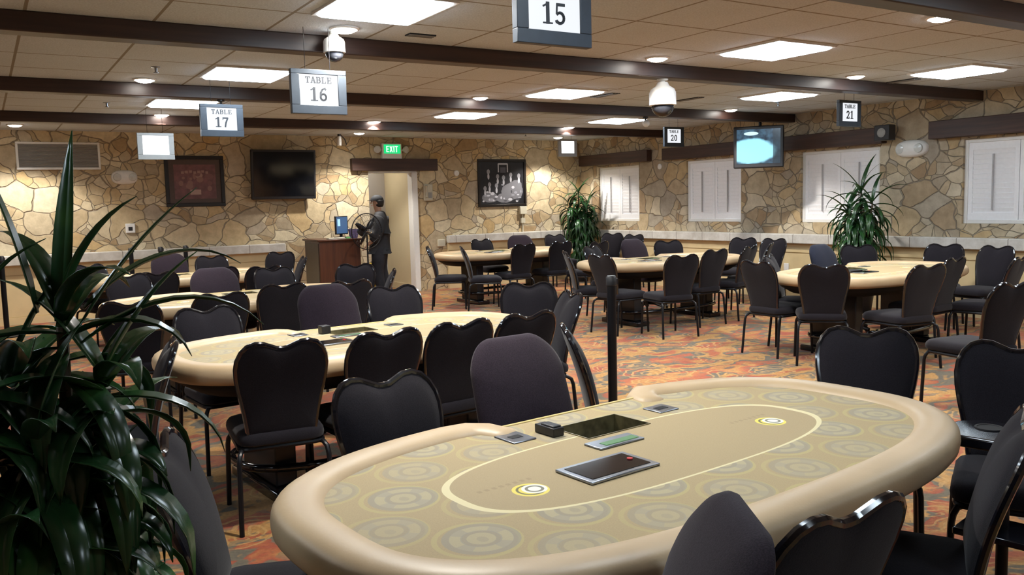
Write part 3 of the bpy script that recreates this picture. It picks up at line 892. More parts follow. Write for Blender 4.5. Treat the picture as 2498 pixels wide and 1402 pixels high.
CHAIRS = [
    ('P', 1.231, 2.536, -85, '15', 'black banquet chair facing the camera across the left half of the nearest table'),
    ('D', 1.893, 2.688, -85, '15', 'tall rimless dealer chair at the gap in the rail of the nearest table'),
    ('P', 3.151, 2.254, -145, '15', 'black banquet chair facing forward beyond the far right curve of the nearest table'),
    ('P', 3.235, 1.660, -150, '15', 'black banquet chair at the right edge of the photo behind the glossy drink stand'),
    ('P', 2.229, 1.486, 122, '15', 'black banquet chair in the bottom right corner, seat turned left under the nearest table'),
    ('P', 1.417, 1.376, 91, '15', 'black banquet chair seen from behind at the near side of the nearest table'),
    ('D', 0.818, 1.234, 148, '15', 'rimless padded chair leaning over the near rail of the nearest table'),
    ('P', 0.672, 2.300, -22, '15', 'black banquet chair at the left end of the nearest table beside the big plant'),
    ('P', 1.195, 4.246, 83, '16', 'black banquet chair from behind, leftmost on the near side of the second left table'),
    ('P', 1.644, 4.221, 96, '16', 'black banquet chair from behind, second on the near side of the second left table'),
    ('P', 2.092, 4.265, 96, '16', 'black banquet chair from behind, third on the near side of the second left table'),
    ('P', 2.540, 4.311, 96, '16', 'black banquet chair from behind, rightmost on the near side of the second left table'),
    ('P', 3.065, 4.775, 165, '16', 'black banquet chair at the right end of the second left table, nearer the barrier post'),
    ('P', 2.684, 3.222, -30, '16', 'black banquet chair turned side-on between the second left table and the post, top leaning left'),
    ('P', 3.350, 5.207, -125, '16', 'black banquet chair facing forward beyond the right end rail of the second left table'),
    ('P', 2.613, 5.717, -98, '16', 'black banquet chair facing forward beyond the second left table, right of its dealer chair'),
    ('D', 2.137, 5.658, -84, '16', 'big rimless grey dealer chair on the far side of the second left table'),
    ('P', 1.217, 5.313, -83, '16', 'black banquet chair facing forward beyond the second left table, left end'),
    ('P', 0.430, 4.400, 172, '16', 'black banquet chair edge-on at the left end of the second left table, turned away'),
    ('P', 0.953, 6.719, 68, '17', 'black banquet chair at the left corner of the third left table, behind plant leaves'),
    ('P', 1.465, 6.834, 93, '17', 'black banquet chair from behind, left half of the near side of the third left table'),
    ('P', 2.059, 7.233, 93, '17', 'black banquet chair seen from behind, just left of the big grey dealer chair'),
    ('P', 2.576, 7.089, 93, '17', 'black banquet chair mostly hidden behind the big grey dealer chair of the second left table'),
    ('D', 1.911, 8.263, -87, '17', 'rimless purplish-lit dealer chair on the far side of the third left table'),
    ('P', 2.571, 8.598, -91, '17', 'black banquet chair facing forward beyond the third left table, right half'),
    ('P', 1.233, 8.932, -86, '17', 'black banquet chair beyond the left half of the third left table, crossed by a leaf'),
    ('P', 3.229, 8.414, -122, '17', 'black banquet chair beyond the right corner of the third left table, before the wooden podium'),
    ('P', 3.072, 7.748, 158, '17', 'black banquet chair edge-on at the right end of the third left table before the doorway'),
    ('D', 2.101, 11.709, -88, '18', 'rimless dealer chair on the far side of the farthest left table, between the black posts'),
    ('P', 2.600, 11.626, -93, '18', 'black banquet chair facing forward beyond the farthest left table, right of its dealer chair'),
    ('P', 3.390, 11.780, -129, '18', 'black banquet chair facing forward just left of the podium, beyond the farthest left table'),
    ('P', 3.131, 10.636, 171, '18', 'black banquet chair side-on at the right end of the farthest left table, against the podium'),
    ('P', 1.491, 9.653, 92, '18', 'black banquet chair seen from behind, leftmost at the near side of the farthest left table'),
    ('P', 2.145, 9.800, 92, '18', 'black banquet chair hidden behind the purplish-lit dealer chair of the third left table'),
    ('P', 2.566, 9.538, 92, '18', 'black banquet chair seen from behind, rightmost at the near side of the farthest left table'),
    ('P', 1.182, 11.126, -69, '18', 'black banquet chair behind the big plant at the left end of the farthest left table'),
    ('P', 5.869, 11.213, -30, '19', 'black banquet chair seen side-on, leftmost of all chairs at the farthest right table'),
    ('P', 6.162, 10.705, -24, '19', 'black banquet chair side-on with seat showing, second from left at the farthest right table'),
    ('P', 7.304, 12.442, -88, '19', 'black banquet chair facing the camera on the far left side of the farthest right table'),
    ('D', 7.752, 12.040, -103, '19', 'rimless purplish-lit dealer chair on the far side of the farthest right table'),
    ('P', 9.044, 12.840, -100, '19', 'black banquet chair in the corner just left of the corner plant'),
    ('P', 6.830, 10.998, 92, '19', 'black banquet chair from behind at the farthest right table, before its dealer chair'),
    ('P', 7.589, 11.113, 92, '19', 'black banquet chair from behind at the farthest right table, before the corner plant'),
    ('P', 7.841, 10.533, 98, '19', 'black banquet chair at the right near corner of the farthest right table'),
    ('P', 9.720, 12.387, -150, '19', 'black banquet chair facing the room by the yellow wainscot, right of the corner plant'),
    ('P', 9.482, 11.597, -165, '19', 'black banquet chair mostly hidden behind the dealer chair of the middle right table'),
    ('P', 7.124, 8.959, -70, '20', 'black banquet chair facing forward beyond the left corner of the middle right table'),
    ('P', 6.332, 8.361, -28, '20', 'black banquet chair seen side-on, leftmost of the chairs at the middle right table'),
    ('P', 6.284, 7.750, 5, '20', 'black banquet chair at the left end of the middle right table, behind the post'),
    ('D', 7.863, 9.077, -88, '20', 'rimless dealer chair on the far side of the middle right table'),
    ('P', 8.425, 9.172, -116, '20', 'black banquet chair facing forward beyond the middle right table, right half'),
    ('P', 6.547, 7.230, 78, '20', 'black banquet chair from behind, leftmost on the near side of the middle right table'),
    ('P', 7.383, 7.647, 92, '20', 'black banquet chair from behind, middle of the near side of the middle right table'),
    ('P', 8.034, 7.779, 108, '20', 'black banquet chair from behind, third on the near side of the middle right table'),
    ('P', 9.419, 8.952, -160, '20', 'black banquet chair at the right end of the middle right table, below the hanging television'),
    ('P', 9.433, 8.459, -172, '20', 'black banquet chair facing the room by the wainscot, right of the hanging television'),
    ('P', 8.584, 7.970, 125, '20', 'black banquet chair seen from behind at the right near corner of the middle right table'),
    ('P', 7.124, 5.867, -62, '21', 'black banquet chair at the far left corner of the front right table'),
    ('P', 6.592, 5.689, 0, '21', 'black banquet chair seen from behind, leftmost at the front right table, seat pointing right'),
    ('P', 6.539, 5.149, 42, '21', 'black banquet chair seen from behind at the left near corner of the front right table'),
    ('D', 8.075, 6.021, -85, '21', 'rimless bluish-lit dealer chair on the far side of the front right table'),
    ('P', 8.778, 6.271, -124, '21', 'black banquet chair facing the camera in front of the plant by the window'),
    ('P', 9.297, 5.723, -160, '21', 'black banquet chair facing the room, farther one at the front right table end'),
    ('P', 9.222, 5.214, 175, '21', 'black banquet chair facing the room beside the front right table, nearest the photo edge'),
    ('P', 6.876, 4.597, 80, '21', 'black banquet chair from behind, leftmost on the near side of the front right table'),
    ('P', 7.660, 4.884, 95, '21', 'black banquet chair from behind, second on the near side of the front right table'),
    ('P', 8.074, 4.523, 100, '21', 'black banquet chair from behind, third on the near side of the front right table'),
    ('P', 5.913, 3.379, 80, '21', 'black banquet chair cut by the right photo edge in the aisle'),
]
GRP = {'15': 'chairs round the nearest table', '16': 'chairs round table 16', '17': 'chairs round table 17', '18': 'chairs round the farthest left table',
       '19': 'chairs round the farthest right table', '20': 'chairs round table 20', '21': 'chairs round table 21'}
protos = {'P': make_banquet(), 'D': make_dealer()}
used = set()
for ty, x, y, ang, tno, lab in CHAIRS:
    c = protos[ty] if ty not in used else copy_tree(protos[ty])
    used.add(ty)
    c.location = (x, y, 0); c.rotation_euler = (0, 0, math.radians(ang - 90))
    tag(c, lab, 'chair', GRP[tno])
    tint = 'dealer_fabric_purple_lit' if 'purplish' in lab or 'gap in the rail' in lab else 'dealer_fabric_blue_lit' if 'bluish' in lab else None
    if tint:
        for ch in c.children:
            if ch.name.split('.')[0] in ('backrest', 'seat'):
                ch.material_slots[0].link = 'OBJECT'; ch.material_slots[0].material = MATS[tint]

# ================================================================== PLANTS
def leaf_strip(mb, base, az, el, length, width, droop, rnd, seg=9, twist=0.0):
    """arching strap leaf with a folded midrib"""
    p = Vector(base); d_el = el; ds = length / seg
    L, Cn, Rr = [], [], []
    for i in range(seg + 1):
        t = i / seg
        w = width * min(1.0, .45 + t * 3.0) * (1 - max(0, (t - .35) / .65) ** 1.7)
        w = max(w, .0012)
        a = az + twist * t
        dirv = Vector((math.cos(a) * math.cos(d_el), math.sin(a) * math.cos(d_el), math.sin(d_el)))
        side = Vector((-math.sin(a), math.cos(a), 0)); up = side.cross(dirv) * -1
        Cn.append(p.copy()); L.append(p + side * w / 2 + up * w * .18); Rr.append(p - side * w / 2 + up * w * .18)
        p = p + dirv * ds
        d_el = max(d_el - droop / seg * (.5 + t * 1.1), -1.50)
    rows = []
    th = .0009
    vs, fs = [], []
    for i in range(seg + 1): vs += [L[i], Cn[i], Rr[i]]
    for i in range(seg):
        a = i * 3; fs += [(a, a + 1, a + 4, a + 3), (a + 1, a + 2, a + 5, a + 4)]
    mb.add(vs, fs)
def make_plant(loc, canes, label, seed, lw, pot_r=.17, pot_h=.26, extra=(), hang=False):
    rnd = random.Random(seed)
    r = empty('potted_dracaena', loc, 0, label, 'plant')
    pm = MB(); pm.lathe([(pot_r * .72, 0), (pot_r * .76, .01), (pot_r, pot_h), (pot_r * 1.06, pot_h), (pot_r * 1.06, pot_h + .025), (pot_r * .95, pot_h + .025), (pot_r * .93, pot_h - .03), (.002, pot_h - .03)], 28); pm.build('pot', 'black_plastic', r)
    sm = MB(); sm.lathe([(pot_r * .93, pot_h - .032), (pot_r * .6, pot_h - .018), (.002, pot_h - .012)], 20); sm.build('soil', 'soil', r)
    fol = MB()
    for (cx, cy, hh, n0, ln) in canes:
        bx, by = cx * .35, cy * .35
        cm = MB(); pts = [(bx + (cx - bx) * t * t, by + (cy - by) * t * t, pot_h - .03 + (hh - pot_h) * t) for t in (0, .25, .5, .75, 1)]
        cm.tube(pts, [.016, .015, .014, .013, .010], 8); cm.build('cane', 'cane', r)
        for k in range(n0):
            t = 1 - (k / n0) ** 1.15 * .80
            px = bx + (cx - bx) * t * t; py = by + (cy - by) * t * t; pz = pot_h + (hh - pot_h) * t
            az = k * 2.39996 + rnd.uniform(-.3, .3)
            young = max(0, 1 - k / 7)
            el = (.30 if not hang else -.15) + (1.0 if not hang else 1.4) * young + rnd.uniform(-.3, .25)
            leaf_strip(fol, (px, py, pz), az, el, ln * rnd.uniform(.78, 1.1), lw * rnd.uniform(.8, 1.15), (2.6 if not hang else 2.2) - 1.7 * young + rnd.uniform(-.2, .6), rnd, 9, rnd.uniform(-.25, .25))
    for base, az, el, ln, w, dr in extra:
        leaf_strip(fol, base, az, el, ln, w, dr, rnd, 10)
    f = fol.build('foliage', 'leaf', r)
    sol = f.modifiers.new('thickness', 'SOLIDIFY'); sol.thickness = .0012
    return r
make_plant((.095, 1.76, 0), [(.02, .02, 1.36, 56, .29), (-.07, .06, 1.25, 56, .28), (.08, -.02, 1.24, 60, .28), (-.04, -.08, 1.14, 60, .26), (.06, .08, 1.10, 56, .26), (-.16, -.02, 1.27, 60, .30),
            (.06, .02, .98, 54, .22), (-.10, -.08, .96, 54, .26), (.02, -.06, .86, 54, .22), (.06, -.03, .72, 46, .20), (-.18, .1, 1.05, 50, .30)],
           'big glossy green strap-leaved potted plant at the left edge in the foreground', 3, .056,
           extra=(((.02, .02, 1.35), 1.0, 1.36, .36, .038, .10), ((-.02, .02, 1.36), 2.9, 1.38, .31, .042, .15), ((.05, .02, 1.33), -.1, .98, .34, .034, .35), ((-.13, -.04, 1.24), 2.5, 1.2, .30, .05, .5), ((.06, .03, 1.36), .1, .75, .34, .04, 1.5), ((.05, 0, 1.30), -.2, .6, .36, .045, 1.6)), hang=True)
make_plant((9.72, 13.22, 0), [(.0, .0, 1.70, 80, .44), (-.18, .05, 1.48, 80, .44), (.18, -.05, 1.50, 80, .44), (.02, -.20, 1.36, 80, .42), (-.14, -.14, 1.25, 80, .42), (.14, -.18, 1.15, 70, .42)],
           'tall dense green potted plant in the far corner of the room', 7, .062, .2, .3, hang=True)
make_plant((9.62, 6.98, 0), [(.0, .0, 1.58, 60, .52), (-.12, .08, 1.38, 60, .48), (-.05, -.20, 1.44, 60, .50), (.0, .20, 1.30, 60, .46), (-.16, -.05, 1.15, 56, .44)],
           'drooping green potted plant in front of the window right of the hanging television', 11, .058, .18, .3,
           extra=(((0, 0, 1.6), -.9, 1.25, .42, .022, .9), ((.02, 0, 1.6), -1.3, 1.0, .4, .02, 1.2)), hang=True)

# ================================================================== POSTS
def post(x, y, label, h=1.03):
    r = empty('barrier_post', (x, y, 0), 0, label, 'barrier post', 'black belt barrier posts')
    m = MB(); m.lathe([(.002, 0), (.165, 0), (.165, .012), (.13, .026), (.034, .035), (.002, .036)], 28); m.build('base', 'black_metal', r)
    m = MB(); m.lathe([(.0315, .03), (.0315, h - .07)], 18); m.build('tube', 'black_metal', r)
    m = MB(); m.lathe([(.0315, h - .07), (.036, h - .065), (.036, h - .012), (.028, h), (.002, h)], 18); m.box((.028, -.022, h - .06), (.042, .022, h - .02)); m.build('belt_head', 'black_plastic', r)
post(3.60, 4.54, 'tall black barrier post standing alone in the aisle beyond the nearest table')
post(1.80, 13.25, 'black barrier post at the back wall, left of the rimless dealer chair')
post(2.19, 13.20, 'black barrier post at the back wall, rising just behind the rimless dealer chair')
post(2.55, 13.28, 'black barrier post at the back wall, right edge of the rimless dealer chair')
post(.19, 12.55, 'black barrier post at the left photo edge behind the big plant')

# ================================================================== DRINK STAND by the nearest table
r = empty('drink_stand', (2.90, 1.53, 0), math.radians(12), 'glossy black drink stand with a cup hole at the right end of the nearest table', 'drink stand')
m = MB(); oct_ = [(-.13, -.18), (.07, -.18), (.14, -.10), (.14, .11), (.07, .18), (-.13, .18)]
m.prism(oct_, .04, 0, tr(0, 0, .68)); m.build('tray_top', 'black_gloss', r, bevel=.008)
m = MB(); m.lathe([(.046, .720), (.046, .724), (.039, .724), (.037, .7215), (.002, .7212)], 24, 0, tr(.03, .06, 0)); m.build('cup_holder', 'black_matt', r)
m = MB(); m.box((-.10, -.13, .36), (.10, .13, .385)); m.build('shelf', 'black_gloss', r, bevel=.006)
m = MB(); m.tube([(0, 0, .03), (0, 0, .685)], .02, 10); m.build('column', 'black_metal', r)
m = MB(); m.box((-.11, -.14, 0), (.11, .14, .03)); m.build('base', 'black_metal', r, bevel=.008)

# ================================================================== BACK WALL FITTINGS
def bx(name, a, b, mat, parent=None, bevel=.0, smooth=True):
    m = MB(); m.box(a, b); return m.build(name, mat, parent, smooth, bevel)
r = empty('vent_grille', (1.026, YW, 2.365), 0, 'long grey return air vent grille high on the stone wall at the left', 'vent')
m = MB(); W_, H_ = .535, .195
for a, b in (((-W_, -.025, -H_), (W_, 0, -H_ + .03)), ((-W_, -.025, H_ - .03), (W_, 0, H_)), ((-W_, -.025, -H_ + .03), (-W_ + .03, 0, H_ - .03)), ((W_ - .03, -.025, -H_ + .03), (W_, 0, H_ - .03))): m.box(a, b)
m.build('frame', 'white_plastic', r, bevel=.004)
bx('backing', (-W_ + .03, -.006, -H_ + .03), (W_ - .03, -.001, H_ - .03), 'grey_plastic', r)
m = MB()
for k in range(17):
    z = -H_ + .04 + k * (2 * H_ - .08) / 16; m.box((-W_ + .03, -.008, -.006), (W_ - .03, .008, .006), 0, tr(0, -.014, z) @ rot_m('X', 35))
m.build('louvre', 'grey_plastic', r, False)

def emergency_light(loc, rz, w, h, label):
    r = empty('emergency_light', loc, rz, label, 'emergency light', 'oval white emergency lights')
    m = MB(); rings = []
    for k, y in ((1.0, 0), (1.0, -.03), (.93, -.06), (.72, -.085), (.3, -.095), (.02, -.097)):
        rings.append([(w * k * math.copysign(abs(math.cos(a)) ** .75, math.cos(a)), y, h * k * math.copysign(abs(math.sin(a)) ** .8, math.sin(a))) for a in [2 * PI * i / 32 for i in range(32)]])
    m.loft(rings); m.build('housing', 'white_plastic', r)
    for sx in (-.58, .58):
        m = MB(); m.lathe([(h * .55, 0), (h * .5, .02), (h * .2, .03), (.002, .032)], 18, 0, tr(sx * w, -.075, 0) @ rot_m('X', 90)); m.build('lamp_head', 'glass_frost', r)
plain('glass_frost', (.62, .64, .62), .15)
emergency_light((1.865, YW, 2.055), 0, .178, .105, 'oval white emergency light on the stone wall below the vent grille')
emergency_light((XW, 6.69, 2.095), -PI / 2, .22, .11, 'oval white emergency light on the right wall below the wall speaker')

def framed(name, x0, x1, z0, z1, b, label, matte, y=YW, d=.035):
    r = empty(name, ((x0 + x1) / 2, y, (z0 + z1) / 2), 0, label, 'picture')
    w, h = (x1 - x0) / 2, (z1 - z0) / 2; m = MB()
    for a, c in (((-w, -d, -h), (w, 0, -h + b)), ((-w, -d, h - b), (w, 0, h)), ((-w, -d, -h + b), (-w + b, 0, h - b)), ((w - b, -d, -h + b), (w, 0, h - b))): m.box(a, c)
    m.build('frame', 'picture_frame', r, bevel=.006)
    bx('mat_board', (-w + b, -d * .45, -h + b), (w - b, -.002, h - b), matte, r, smooth=False)
    return r, w, h, -d * .45
plain('mat_brown', (.085, .055, .045), .6); plain('sepia_dark', (.13, .055, .055), .6, var=.35, nscale=9)
plain('sepia_mid', (.27, .14, .12), .6, var=.3, nscale=12); plain('sepia_light', (.42, .28, .24), .6, var=.2)
plain('print_black', (.010, .010, .013), .5); plain('print_grey', (.16, .16, .18), .5, var=.4, nscale=14); plain('print_white', (.55, .55, .60), .5, var=.35, nscale=16)
r, w, h, fy = framed('framed_poster', 2.43, 3.307, 1.60, 2.376, .055, 'large dark-framed reddish sepia poster on the stone wall left of the black television', 'mat_brown')
def print_mat(name, base, shapes, wob=.0):
    m_, nt, b = newmat(name); v, x, y, z = obj_xyz(nt)
    nz = (E(nt, noise(nt, v, 14, 3)) - .5) * wob
    c = ramp(nt, noise(nt, v, 10, 3), [(.35, base), (.7, tuple(q * 1.7 for q in base))])
    for kind, cx, cz, rx, rz_, col in shapes:
        if kind == 'o': k = ((((x - cx) / rx).pow(2.0) + ((z - cz) / rz_).pow(2.0)).sqrt() + nz).lt(1.0)
        else: k = (x - cx).abs().lt(rx) * (z - cz).abs().lt(rz_)
        c = mix(nt, k, c, col)
    nt.links.new(c, b.inputs['Base Color']); pset(b, rough=.4); MATS[name] = m_
rnd = random.Random(5)
sh = [('o', rnd.uniform(-.24, .24), rnd.uniform(-.14, .17), rnd.uniform(.02, .06), rnd.uniform(.02, .05), rnd.choice(((.27, .14, .12), (.20, .09, .085), (.36, .22, .18)))) for k in range(20)]
sh += [('b', .0, -.165, .08, .038, (.42, .28, .24))] + [('b', -.18 + k * .06, .135 + .008 * (k % 3), .02, .018, (.34, .2, .17)) for k in range(7)]
print_mat('sepia_print', (.13, .055, .055), sh, .5)
bx('poster_print', (-w + .13, fy - .002, -h + .12), (w - .13, fy, h - .13), 'sepia_print', r, smooth=False)

r, w, h, fy = framed('framed_photograph', 7.89, 8.949, 1.466, 2.353, .05, 'framed black and white group photograph on the stone wall right of the doorway', 'print_black')
heads = [(-.30, .21), (-.10, .12), (.03, .10), (.19, .15), (.37, .13), (-.28, -.03), (-.13, -.05), (-.38, -.10)]
G_, W_ = (.17, .17, .19), (.52, .52, .57)
sh = [('o', .22, -.16, .24, .16, G_), ('o', -.28, -.27, .17, .09, G_), ('o', .05, -.28, .20, .09, G_), ('o', .30, -.05, .14, .10, G_)]
sh += [('b', .02, .355, .10, .014, W_), ('b', -.08, .28, .012, .08, W_), ('b', .12, .28, .012, .08, W_), ('b', .02, .24, .06, .05, (.10, .10, .12))]
for x, z in heads: sh += [('o', x, z, .034, .045, (.30, .30, .33)), ('o', x, z - .085, .022, .055, W_)]
rnd = random.Random(9)
for k in range(26):
    x = rnd.uniform(-.42, .42); sh.append(('o', x, rnd.uniform(-.36, -.14 + .12 * (x > .0)), rnd.uniform(.015, .05), rnd.uniform(.012, .03), rnd.choice((W_, W_, (.30, .30, .34), (.06, .06, .07)))))
print_mat('group_print', (.009, .009, .012), sh, .35)
bx('photo_print', (-w + .055, fy - .002, -h + .055), (w - .055, fy, h - .055), 'group_print', r, smooth=False)

# black television on the stone wall
r = empty('wall_television', (4.21, YW - .17, 2.08), 0, 'large switched-off black flat television on the stone wall', 'television')
r.rotation_euler = (math.radians(6), 0, 0)
bx('bezel', (-.525, -.03, -.395), (.525, .03, .395), 'black_plastic', r, .01)
bx('screen', (-.49, -.0345, -.345), (.49, -.0300, .36), 'glass_dark', r, 0, False)
m = MB(); m.box((-.12, .03, -.10), (.12, .12, .10)); m.box((-.03, .03, -.2), (.03, .155, .2)); m.build('wall_bracket', 'black_metal', r)

# small fittings
r = empty('wall_card_reader', (1.90, YW, 1.30), 0, 'small white square wall plate with a dark centre, left half of the stone wall', 'wall plate')
bx('plate', (-.066, -.03, -.07), (.066, 0, .07), 'white_plastic', r, .008)
bx('socket', (-.03, -.033, -.035), (.028, -.029, .022), 'black_plastic', r, .003)

r = empty('exit_sign', (6.165, YW, 2.47), 0, 'lit green EXIT sign with two lamp heads above the doorway lintel', 'exit sign')
m = MB(); m.box((-.185, -.075, -.14), (.185, 0, .14)); m.build('housing', 'white_plastic', r, bevel=.012)
f = bx('face', (-.155, -.079, -.035), (.155, -.075, .12), 'exit_green', r, 0, False)
m = MB(); letters(m, 'exit', 0, -.01, .105, .003, .80); q = m.build('lettering', 'exit_letters', f, False); q.location = (0, -.0791, 0)
for sx in (-1, 1):
    m = MB(); m.tube([(sx * .185, -.04, .03), (sx * .215, -.045, .03)], .015, 8)
    m.lathe([(.002, -.03), (.05, -.025), (.062, .0), (.062, .02), (.05, .026), (.002, .028)], 20, 0, tr(sx * .265, -.055, .035) @ rot_m('Z', sx * 25) @ rot_m('X', 90)); m.build('lamp_head', 'glass_frost', r)

r = empty('wall_telephone', (6.85, YW, 1.755), 0, 'cream wall telephone right of the doorway', 'telephone')
bx('body', (-.085, -.06, -.15), (.085, 0, .15), 'beige_plastic', r, .015)
m = MB(); m.tube([(-.055, -.085, .12), (-.055, -.075, .09), (-.055, -.075, -.06), (-.055, -.085, -.09)], [.028, .018, .018, .028], 10); m.build('handset', 'beige_plastic', r)
m = MB(); m.box((-.01, -.064, -.1), (.06, -.06, .0)); m.build('keypad', 'grey_plastic', r, False)
m = MB(); m.lathe([(.055, 0), (.055, .02), (.045, .032), (.002, .035)], 24, 0, tr(0, 0, 0) @ rot_m('X', 90)); o = m.build('wall_sensor', 'white_plastic'); o.location = (7.45, YW, 2.095)
tag(o, 'small round white sensor on the stone wall between telephone and photograph', 'sensor')
r = empty('wall_junction_box', (8.85, YW, 1.385), 0, 'beige electrical box with conduit on the stone wall under the photograph', 'electrical box')
bx('box', (-.075, -.07, -.075), (.075, 0, .075), 'beige_plastic', r, .008)
m = MB(); m.tube([(0, -.025, -.07), (0, -.025, -.413)], .013, 8); m.box((-.045, -.05, -.24), (.045, 0, -.15)); m.build('conduit', 'beige_plastic', r)
o = bx('wall_outlet', (-.075, -.04, -.065), (.075, 0, .065), 'beige_plastic', None, .008); o.location = (7.09, YW, .84)
tag(o, 'beige outlet box on the stone wall beside the wainscot end', 'outlet')
m = MB(); m.lathe([(.05, 0), (.05, .02), (.03, .03), (.002, .03)], 20, 0, rot_m('Y', -90)); o = m.build('wall_sensor', 'white_plastic'); o.location = (XW, 11.5, 2.10)
tag(o, 'small round sensor on the right wall between the first two shuttered windows', 'sensor')
o = bx('wall_outlet', (-.012, -.045, -.06), (0, .045, .06), 'white_plastic', None, .003); o.location = (XW - .051, 8.66, .47)
tag(o, 'white outlet plate low on the yellow wainscot behind the front right table', 'outlet')
r = empty('wall_speaker', (XW - .12, 6.965, 2.315), 0, 'small dark box speaker at the end of the window lintel', 'speaker')
bx('cabinet', (-.14, -.11, -.10), (0, .11, .10), 'black_plastic', r, .01)
m = MB(); m.lathe([(.06, 0), (.06, .006), (.045, .012), (.02, .004), (.002, .004)], 22, 0, tr(-.14, 0, 0) @ rot_m('Y', -90)); m.build('cone', 'grey_plastic', r)

# hanging television near the right wall
r = empty('hanging_television', (9.50, 8.58, 2.235), math.radians(-52), 'small television showing a bright blue picture, hung near the right wall', 'television')
m = MB(); m.box((-.345, -.04, -.295), (.345, .06, .295)); m.box((-.27, .06, -.23), (.27, .16, .23)); m.build('cabinet', 'black_plastic', r, bevel=.015)
def tv_mat():
    m_, nt, b = newmat('tv_picture'); v, x, y, z = obj_xyz(nt)
    e = ((x + .10).pow(2.0) * 7 + (z + .055).pow(2.0) * 26).sqrt() + (E(nt, noise(nt, v, 9, 3)) - .5) * .22
    bright = e.ss(.98, .78)
    top = (((x + .10) / .10).pow(2.0) + ((z - .19) / .026).pow(2.0)).sqrt().lt(1.0)
    c = mix(nt, bright, ramp(nt, noise(nt, v, 12, 3), [(.35, (.012, .02, .035)), (.7, (.05, .11, .17))]), (.30, .68, .85))
    c = mix(nt, top, c, (.5, .75, .85))
    c = mix(nt, x.gt(.20) * .8, c, (.02, .03, .04))
    pset(b, col=(.01, .01, .01), rough=.2, emit=1.0); nt.links.new(c, b.inputs['Emission Color']); MATS['tv_picture'] = m_
tv_mat()
bx('screen', (-.30, -.044, -.235), (.30, -.040, .25), 'tv_picture', r, 0, False)
m = MB(); m.tube([(0, .14, .05), (0, .30, .05)], .03, 10); m.tube([(0, .28, .05), (0, .28, .485)], .022, 10); m.build('ceiling_mount', 'black_metal', r)

# ================================================================== CEILING FITTINGS
def dome_camera(loc, s, label, rod):
    r = empty('dome_camera', loc, 0, label, 'security camera', 'ceiling security cameras')
    m = MB(); m.tube([(0, 0, 0), (0, 0, -rod)], .02 * s, 10); m.lathe([(.05 * s, 0), (.05 * s, -.012), (.02 * s, -.02)], 18); m.build('mount', 'white_plastic', r)
    m = MB(); m.lathe([(.02 * s, -rod + .005), (.045 * s, -rod), (.06 * s, -rod - .03 * s), (.105 * s, -rod - .06 * s), (.118 * s, -rod - .09 * s), (.120 * s, -rod - .20 * s), (.105 * s, -rod - .205 * s), (.002, -rod - .203 * s)], 28); m.build('housing', 'white_plastic', r)
    m = MB(); m.lathe([(.10 * s, -rod - .20 * s)] + [(.10 * s * math.cos(a), -rod - .205 * s - .10 * s * math.sin(a)) for a in [PI / 2 * i / 8 for i in range(9)]][1:], 28); m.build('dome', 'smoke_dome', r)
dome_camera((5.263, 5.865, 2.60), 1.0, 'large white hanging dome camera in the middle of the ceiling', .03)
dome_camera((2.13, 5.66, ZC), .62, 'white dome camera at the top left below a downlight', .012)
def ball_camera(loc, label):
    r = empty('ball_camera', loc, 0, label, 'security camera', 'ceiling security cameras')
    m = MB(); m.lathe([(.035, 0), (.035, -.015), (.012, -.02), (.012, -.05)], 14); m.build('mount', 'black_plastic', r)
    m = MB(); m.lathe([(.002, .045)] + [(.045 * math.cos(a), .045 * math.sin(a)) for a in [PI / 2 - PI * i / 12 for i in range(1, 12)]] + [(.002, -.045)], 18, 0, tr(.0, -.01, -.085)); m.build('ball', 'white_plastic', r)
ball_camera((2.07, 8.63, 2.60), 'tiny white ball camera under a beam just above sign 17')
ball_camera((7.45, 8.635, 2.60), 'tiny white ball camera under a beam left of sign 20')
r = empty('bracket_camera', (5.08, 13.45, ZC), 0, 'white camera hanging down from the ceiling before the stone wall', 'security camera', 'ceiling security cameras')
m = MB(); m.tube([(0, 0, 0), (.0, 0, -.05)], .03, 10); m.tube([(.03, 0, -.02), (.09, 0, -.08), (.12, 0, -.17)], .008, 6); m.build('bracket', 'black_plastic', r)
m = MB(); m.tube([(0, 0, -.04), (-.005, -.01, -.12), (-.012, -.02, -.19)], [.03, .036, .034], 14); m.build('body', 'white_plastic', r)
def vent_slot(x, y, lx, ly, label):
    r = empty('ceiling_vent', (x, y, ZC), 0, label, 'air vent', 'narrow dark ceiling vents')
    m = MB(); m.box((-lx, -ly, -.008), (lx, ly, 0)); m.build('grille', 'black_matt', r, False)
    m = MB()
    n = 3
    for k in range(n):
        if lx > ly: m.box((-lx, -ly + (k + .3) * 2 * ly / n, -.012), (lx, -ly + (k + .55) * 2 * ly / n, -.008))
        else: m.box((-lx + (k + .3) * 2 * lx / n, -ly, -.012), (-lx + (k + .55) * 2 * lx / n, ly, -.008))
    m.build('slat', 'grey_plastic', r, False)
vent_slot(2.71, 5.51, .10, .045, 'narrow dark ceiling vent left of the hanging sign 15')
vent_slot(6.10, 7.76, .06, .20, 'narrow dark ceiling vent just left of the hanging dome camera')
vent_slot(7.33, 7.70, .05, .20, 'narrow dark ceiling vent just right of the hanging dome camera')
vent_slot(8.42, 5.62, .06, .16, 'narrow dark ceiling vent near the right wall above sign 21')
